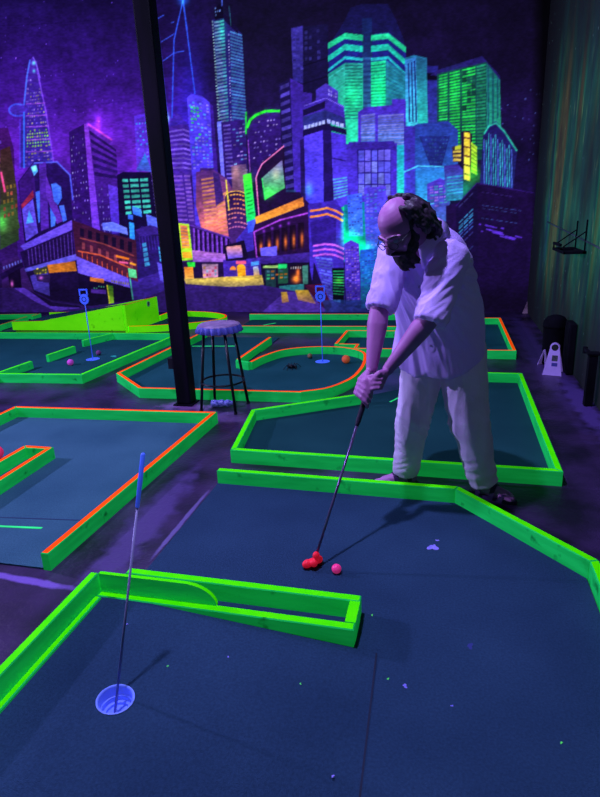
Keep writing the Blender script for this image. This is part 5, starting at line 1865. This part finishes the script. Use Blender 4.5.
# --- glasses
bm = bmesh.new()
for s in (-1, 1):
    pts = [hp(s * .034 + .023 * math.cos(a), .112 - .010 * abs(math.cos(a)) * (1 if math.cos(a) * s > 0 else 0), -.014 + .017 * math.sin(a)) for a in [2 * math.pi * k / 20 for k in range(21)]]
    tube(bm, pts, .0019, n=6)
    tube(bm, [hp(s * .056, .102, -.010), hp(s * .074, .06, -.008), hp(s * .080, -.005, -.004)], .0018, n=6)
tube(bm, [hp(-.011, .112, -.010), hp(0, .117, -.007), hp(.011, .112, -.010)], .0018, n=6)
obj('glasses', bm, M_glass, PR, smooth=True)

# --- shirt
def unit(v):
    return V(v).normalized()
TORSO = [(0.00, (-.022, 3.050, .700, .232, .160, .165, -.22)),
         (0.18, (-.018, 3.070, .830, .226, .160, .165, -.24)),
         (0.42, (-.028, 3.030, 1.000, .210, .162, .148, -.30)),
         (0.68, (-.060, 2.935, 1.170, .200, .140, .128, -.40)),
         (0.84, (-.085, 2.850, 1.285, .188, .115, .112, -.46)),
         (0.93, (-.098, 2.797, 1.352, .145, .083, .088, -.48)),
         (1.00, (-.106, 2.762, 1.385, .078, .066, .070, -.48))]
def torso_pt(t, phi, grow=0.0):
    k = lerp_path(TORSO, t)
    k2 = lerp_path(TORSO, min(t + .02, 1.0))
    k1 = lerp_path(TORSO, max(t - .02, 0.0))
    T = unit((k2[0] - k1[0], k2[1] - k1[1], k2[2] - k1[2]))
    T = unit(T.lerp(V((0, 0, 1)), max(0, 1 - t * 2.2)))
    sx = unit((1, k[6], 0))
    sx = unit(sx - T * sx.dot(T))
    fd = sx.cross(T)
    a = math.radians(phi)
    cx, cy = math.cos(a), math.sin(a)
    e = .86
    ux = math.copysign(abs(cx) ** e, cx) * (k[3] + grow)
    uy = math.copysign(abs(cy) ** e, cy) * ((k[4] if cy > 0 else k[5]) + grow)
    p = V((k[0], k[1], k[2])) + sx * ux + fd * uy
    if t < .18:
        w = (1 - t / .18)
        p.z += w * (.075 * abs(cx) ** 2.2 - .035 * max(cy, 0) + .02 * max(-cy, 0))
        d = abs(((phi - 90) + 180) % 360 - 180)
        p.z += w * max(0, 1 - d / 11.0) * .050
    return p
bm = bmesh.new()
rings = []
NT, NP = 46, 72
for i in range(NT + 1):
    t = i / NT
    rings.append([bm.verts.new(torso_pt(t, 360 * k / NP)) for k in range(NP)])
ring_faces(bm, rings)
bm.faces.new(rings[0][::-1]); bm.faces.new(rings[-1])
SE_L = ynt(430, 322, 2.575)       # end of the sleeve, his left
SE_R = ynt(380.5, 309, 2.705)
def sleeve(bm, a, b, r0, r1, r2):
    a, b = V(a), V(b)
    pts, T, N = frames([a + (a - b).normalized() * .03, a, a.lerp(b, .5), b])
    rad = [r0 * .75, r0, r1, r2]
    rg = []
    for p, r, t, nn in zip(pts, rad, T, N):
        bb = t.cross(nn)
        rg.append([bm.verts.new(p + (nn * math.cos(2 * math.pi * k / 24) + bb * math.sin(2 * math.pi * k / 24)) * r) for k in range(24)])
    ring_faces(bm, rg)
    bm.faces.new(rg[0][::-1]); bm.faces.new(rg[-1])
sleeve(bm, SH_L + V((-.01, .01, .0)), SE_L, .080, .074, .070)
sleeve(bm, SH_R + V((.01, -.01, .0)), SE_R, .076, .068, .064)
sm = remeshed(bm, .0058, 4, .5)
front_line = [torso_pt(t, 90) for t in [i / 60 for i in range(61)]]
axL, axR = (SE_L - SH_L).normalized(), (SE_R - SH_R).normalized()
spine_dir = unit((-.15, -.33, .70))
def seg_t(p, a, b):
    ab = b - a
    return max(0, min(1, (p - a).dot(ab) / ab.length_squared))
def ridge(x):
    return 1 - 2 * abs(x)
def shirt_fold(p, n):
    d = 0.0
    tl, tr = (p - SH_L).dot(axL), (p - SH_R).dot(axR)
    dl = (p - SH_L - axL * max(0, tl)).length
    dr = (p - SH_R - axR * max(0, tr)).length
    wl = max(0, min(1, tl / .06)) if dl < .125 else 0
    wr = max(0, min(1, tr / .06)) if dr < .115 else 0
    if wl > 0 or wr > 0:
        ax, o = (axL, SH_L) if wl >= wr else (axR, SH_R)
        w = max(wl, wr)
        q = p - o
        s = q.dot(ax)
        lat = V((.8, .2, .55)) if wl >= wr else V((-.7, .1, .6))
        u = s + .55 * q.dot(lat)
        lt = lat - ax * lat.dot(ax)
        lt.normalize()
        bt = ax.cross(lt)
        la = q.dot(lt) + .45 * s
        lb = q.dot(bt) - .35 * s
        sd_ = 3.1 if wl >= wr else 9.2
        d += w * (.0085 * ridge(pnoise(V((la * 19, lb * 19, s * 3.5 + sd_)))) + .0035 * ridge(pnoise(V((la * 40, lb * 40, s * 7 + sd_)))))
        d += w * .004 * pnoise(V((q.x * 14, q.y * 14, q.z * 14)))
    wt = 1 - max(wl, wr)
    q = p
    side = V((.92, -.38, 0))
    v_ = q.dot(side)
    u_ = q.dot(spine_dir)
    v2 = v_ + .35 * u_
    d += wt * (.0085 * ridge(pnoise(V((v2 * 14, u_ * 2.2, 1.0 + p.y * 2)))) + .003 * ridge(pnoise(V((v2 * 34, u_ * 5, 4.0 + p.y * 3)))))
    d += wt * .0055 * pnoise(V((v_ * 9 + 4, u_ * 11, p.y * 9)))
    # pull folds from the armpit across the side of the chest
    dd = (p - V((.06, 2.86, 1.18))).length
    if dd < .22:
        d += wt * (1 - dd / .22) * .008 * math.sin((p.z * .8 + p.x * .9 - p.y * .2) * 120)
    dm = min((p - f).length for f in front_line[10:56:2])
    if dm < .024:
        d += .0035 * min(1, (.024 - dm) / .006)
    return d
displace(sm, shirt_fold)
shirt = obj('shirt', sm, M_shirt, PR, smooth=True)
# hem band and sleeve cuffs as stitched edges are in the mesh; buttons ride on the placket
M_button = mat('pale_button', (.30, .22, .5), rough=.3)
for t in (.20, .34, .48, .62, .76):
    c = torso_pt(t, 90, .0085)
    n = (torso_pt(t, 90, .02) - torso_pt(t, 90, 0)).normalized()
    bm = bmesh.new()
    cyl(bm, c - n * .004, c + n * .003, .0065, .0055, n=14)
    obj('button', bm, M_button, shirt)
# collar
NC = V((-.112, 2.748, 1.392))
NT_ = unit((-.30, -.58, .76))
sx = unit(V((1, -.48, 0)) - NT_ * unit((1, -.48, 0)).dot(NT_))
fx = sx.cross(NT_)
bm = bmesh.new()
prof = [(.069, -.030), (.070, .020), (.075, .030), (.088, .022), (.118, -.030), (.114, -.034), (.084, .014), (.076, .020)]
rg = []
for k in range(41):
    ph = 90 + 14 + (332) * k / 40
    a = math.radians(ph)
    edge = abs(k - 20) / 20
    row = []
    for i, (r, h) in enumerate(prof):
        ext = 1.0
        if i in (4, 5):
            ext = 1 + .22 * max(0, edge - .6) / .4
            h = h - .040 * max(0, edge - .55) / .45
        h2 = h - .018 * max(0, edge - .5) / .5
        row.append(bm.verts.new(NC + (sx * math.cos(a) + fx * math.sin(a)) * r * ext + NT_ * h2))
    rg.append(row)
ring_faces(bm, rg)
bm.faces.new(rg[0][::-1]); bm.faces.new(rg[-1])
obj('collar', bm, M_shirt, shirt, smooth=True)
# chest pocket
bm = bmesh.new()
g = []
for i in range(6):
    g.append([bm.verts.new(torso_pt(.60 + .12 * i / 5, 62 - 26 * j / 5, .0085)) for j in range(6)])
ring_faces(bm, g, closed=False)
obj('chest_pocket', bm, M_shirt, shirt, smooth=True)

# --- trousers
bm = bmesh.new()
ellipsoid(bm, (.002, 3.09, .82), ((.175, -.04, 0), (.0, .145, 0), (0, 0, .15)), 22)
tube(bm, [(-.005, 3.075, .97), (.0, 3.09, .86)], [.135, .15], n=24)
CR, CL = V((AN_R.x, AN_R.y - .004, .075)), V((AN_L.x, AN_L.y - .004, .070))
def leg(bm, pts, rad):
    P, T, N = frames(pts)
    rg = []
    for p, r, t, nn in zip(P, rad, T, N):
        bb = t.cross(nn)
        rg.append([bm.verts.new(p + (nn * math.cos(2 * math.pi * k / 26) + bb * math.sin(2 * math.pi * k / 26)) * r) for k in range(26)])
    ring_faces(bm, rg)
    bm.faces.new(rg[0][::-1]); bm.faces.new(rg[-1])
leg(bm, [HIP_R + V((.01, .0, .06)), HIP_R, HIP_R.lerp(KN_R, .5), KN_R, KN_R.lerp(CR, .5), CR + V((.0, .008, .0))], [.105, .118, .105, .087, .075, .063])
leg(bm, [HIP_L + V((-.01, .0, .06)), HIP_L, HIP_L.lerp(KN_L, .5), KN_L, KN_L.lerp(CL, .5), CL + V((.0, .008, .0))], [.115, .126, .114, .097, .082, .066])
tm = remeshed(bm, .0072, 7, .5)
def trouser_fold(p, n):
    k = KN_L if p.x > .03 else KN_R
    w = math.exp(-((p.z - .40) / .13) ** 2)
    wc = math.exp(-((p.z - .70) / .10) ** 2)
    wb = math.exp(-((p.z - .13) / .09) ** 2)
    lat = p.x - k.x
    d = .010 * w * ridge(pnoise(V((p.x * 5, p.y * 5, (p.z + .6 * lat) * 17))))
    d += .008 * wc * ridge(pnoise(V((p.x * 6 + 3, p.y * 4, (p.z - .9 * abs(p.x - .045)) * 15))))
    d += .009 * wb * ridge(pnoise(V((p.x * 6 + 8, p.y * 6, (p.z - .5 * lat) * 20))))
    d += .005 * ridge(pnoise(V((p.x * 17, p.y * 17, p.z * 3.5))))
    return d
displace(tm, trouser_fold)
obj('trousers', tm, M_trouser, PR, smooth=True)

# --- sandals
for (d, sd, b0) in (FD_R, FD_L):
    bm = bmesh.new()
    out = []
    for k in range(28):
        a = 2 * math.pi * k / 28
        x = .050 + .130 * math.cos(a)
        wdt = .040 + .010 * math.cos(a)
        out.append(b0 + d * x + sd * wdt * math.copysign(abs(math.sin(a)) ** .8, math.sin(a)))
    prism(bm, out, 0.0, .018, 0, 0, .003)
    s_ = obj('sandal', bm, M_sandal, PR)
    for (x, h, w_) in ((.105, .050, .049), (.055, .078, .046), (-.02, .075, .040)):
        bm = bmesh.new()
        pts = [b0 + d * (x + .006 * math.sin(q)) + sd * w_ * math.cos(q) + V((0, 0, .012 + (h - .012) * math.sin(q))) for q in [math.pi * k / 12 for k in range(13)]]
        P, T, N = frames(pts)
        rg = []
        for p in P:
            up = unit(p - (b0 + d * x + V((0, 0, .02))))
            rg.append([bm.verts.new(p + d * .012 - up * .002), bm.verts.new(p + d * .012 + up * .003), bm.verts.new(p - d * .012 + up * .003), bm.verts.new(p - d * .012 - up * .002)])
        ring_faces(bm, rg)
        bm.faces.new(rg[0][::-1]); bm.faces.new(rg[-1])
        obj('strap', bm, M_sandal, s_)

# ------------------------------------------------------------------ the putter
PT = thing('putter', 'mini golf putter with a red rubber head held by the man over the turf', 'putter', (H0.x, H0.y, .0085))
M_grip = mat('black_rubber_grip', (.006, .003, .014), (.012, .006, .028), rough=.6, scale=(3, 3, 160))
M_shaft = mat('dark_chromed_shaft', (.10, .06, .16), (.16, .10, .24), rough=.3, metallic=.6)
M_red = mat('red_fluorescent_rubber', (.85, .008, .03), (1.0, .015, .05), rough=.5, emit=.25)
bm = bmesh.new()
cyl(bm, H0 - SD * .005, G0 - SD * .10, .0055, .0065, n=12)
obj('shaft', bm, M_shaft, PT, smooth=True)
bm = bmesh.new()
tube(bm, [G0 - SD * .115, G0 - SD * .10, G0 + SD * .05, G0 + SD * .125], [.009, .0115, .0135, .0140], n=14)
obj('grip', bm, M_grip, PT, smooth=True)
pa, pb = gp(321, 558.5, .03), gp(305.5, 564.5, .03)
hd = (pb - pa); hd.z = 0; hd.normalize()
hs = V((-hd.y, hd.x, 0))
hc = (pa + pb) / 2
hc.z = .0305
bm = bmesh.new()
ellipsoid(bm, hc - hd * .026, (hd * .022, hs * .018, V((0, 0, .018))), 16)
ellipsoid(bm, hc + hd * .030, (hd * .026, hs * .019, V((0, 0, .019))), 16)
tube(bm, [hc - hd * .03, hc + hd * .035], .0165, n=14)
tube(bm, [hc - hd * .012, hc.lerp(H0, .5) - hd * .008, H0 + SD * .030], [.017, .015, .0125], n=12)
ellipsoid(bm, H0 + SD * .026, (V((.0165, 0, 0)), V((0, .0165, 0)), V((0, 0, .019))), 12)
ellipsoid(bm, H0 - SD * .008, (V((.018, 0, 0)), V((0, .018, 0)), V((0, 0, .018))), 12)
obj('putter_head', remeshed(bm, .0028, 3), M_red, PT, smooth=True)
bm = bmesh.new()
for k in (-1, 1):
    q = hc + hd * .03 * k
    cyl(bm, V((q.x, q.y, .0088)), V((q.x, q.y, .014)), .020, .021, n=16)
q0, q1 = hc - hd * .04, hc + hd * .04
prism(bm, [q0 - hs * .012, q1 - hs * .012, q1 + hs * .012, q0 + hs * .012], .0088, .016, 0, 0, 0)
obj('sole_plate', bm, M_black, PT)
# ------------------------------------------------------------------ light
w = bpy.data.worlds.new('ambient_fill')  # bluish ambient fill, added to lift the man's shadow side
bpy.context.scene.world = w
w.use_nodes = True
w.node_tree.nodes['Background'].inputs['Color'].default_value = (0.28, 0.42, 0.85, 1)
w.node_tree.nodes['Background'].inputs['Strength'].default_value = 0.10

def lamp(name, loc, target, power, color, size=.3, sy=None):
    d = bpy.data.lights.new(name, 'AREA')
    d.energy = power
    d.color = color
    d.shape = 'RECTANGLE' if sy else 'DISK'
    d.size = size
    if sy:
        d.size_y = sy
    o = bpy.data.objects.new(name, d)
    COL.objects.link(o)
    o.location = loc
    o.rotation_euler = (V(target) - V(loc)).to_track_quat('-Z', 'Y').to_euler()
    return o
lamp('blacklight', (-1.05, 1.85, 4.4), (-.5, 2.2, 0), 190, (.50, .47, 1.0), .16)
lamp('blacklight', (-6.8, 2.9, 2.8), (-1.0, 2.9, .4), 330, (.50, .44, 1.0), .2)
lamp('blacklight', (-3.0, 6.2, 4.8), (-2.2, 6.2, 0), 95, (.42, .55, 1.0), 1.2, .3)  # unseen lamp, added to brighten the far greens
bpy.context.scene.cycles.use_denoising = True
bpy.context.scene.cycles.max_bounces = 6
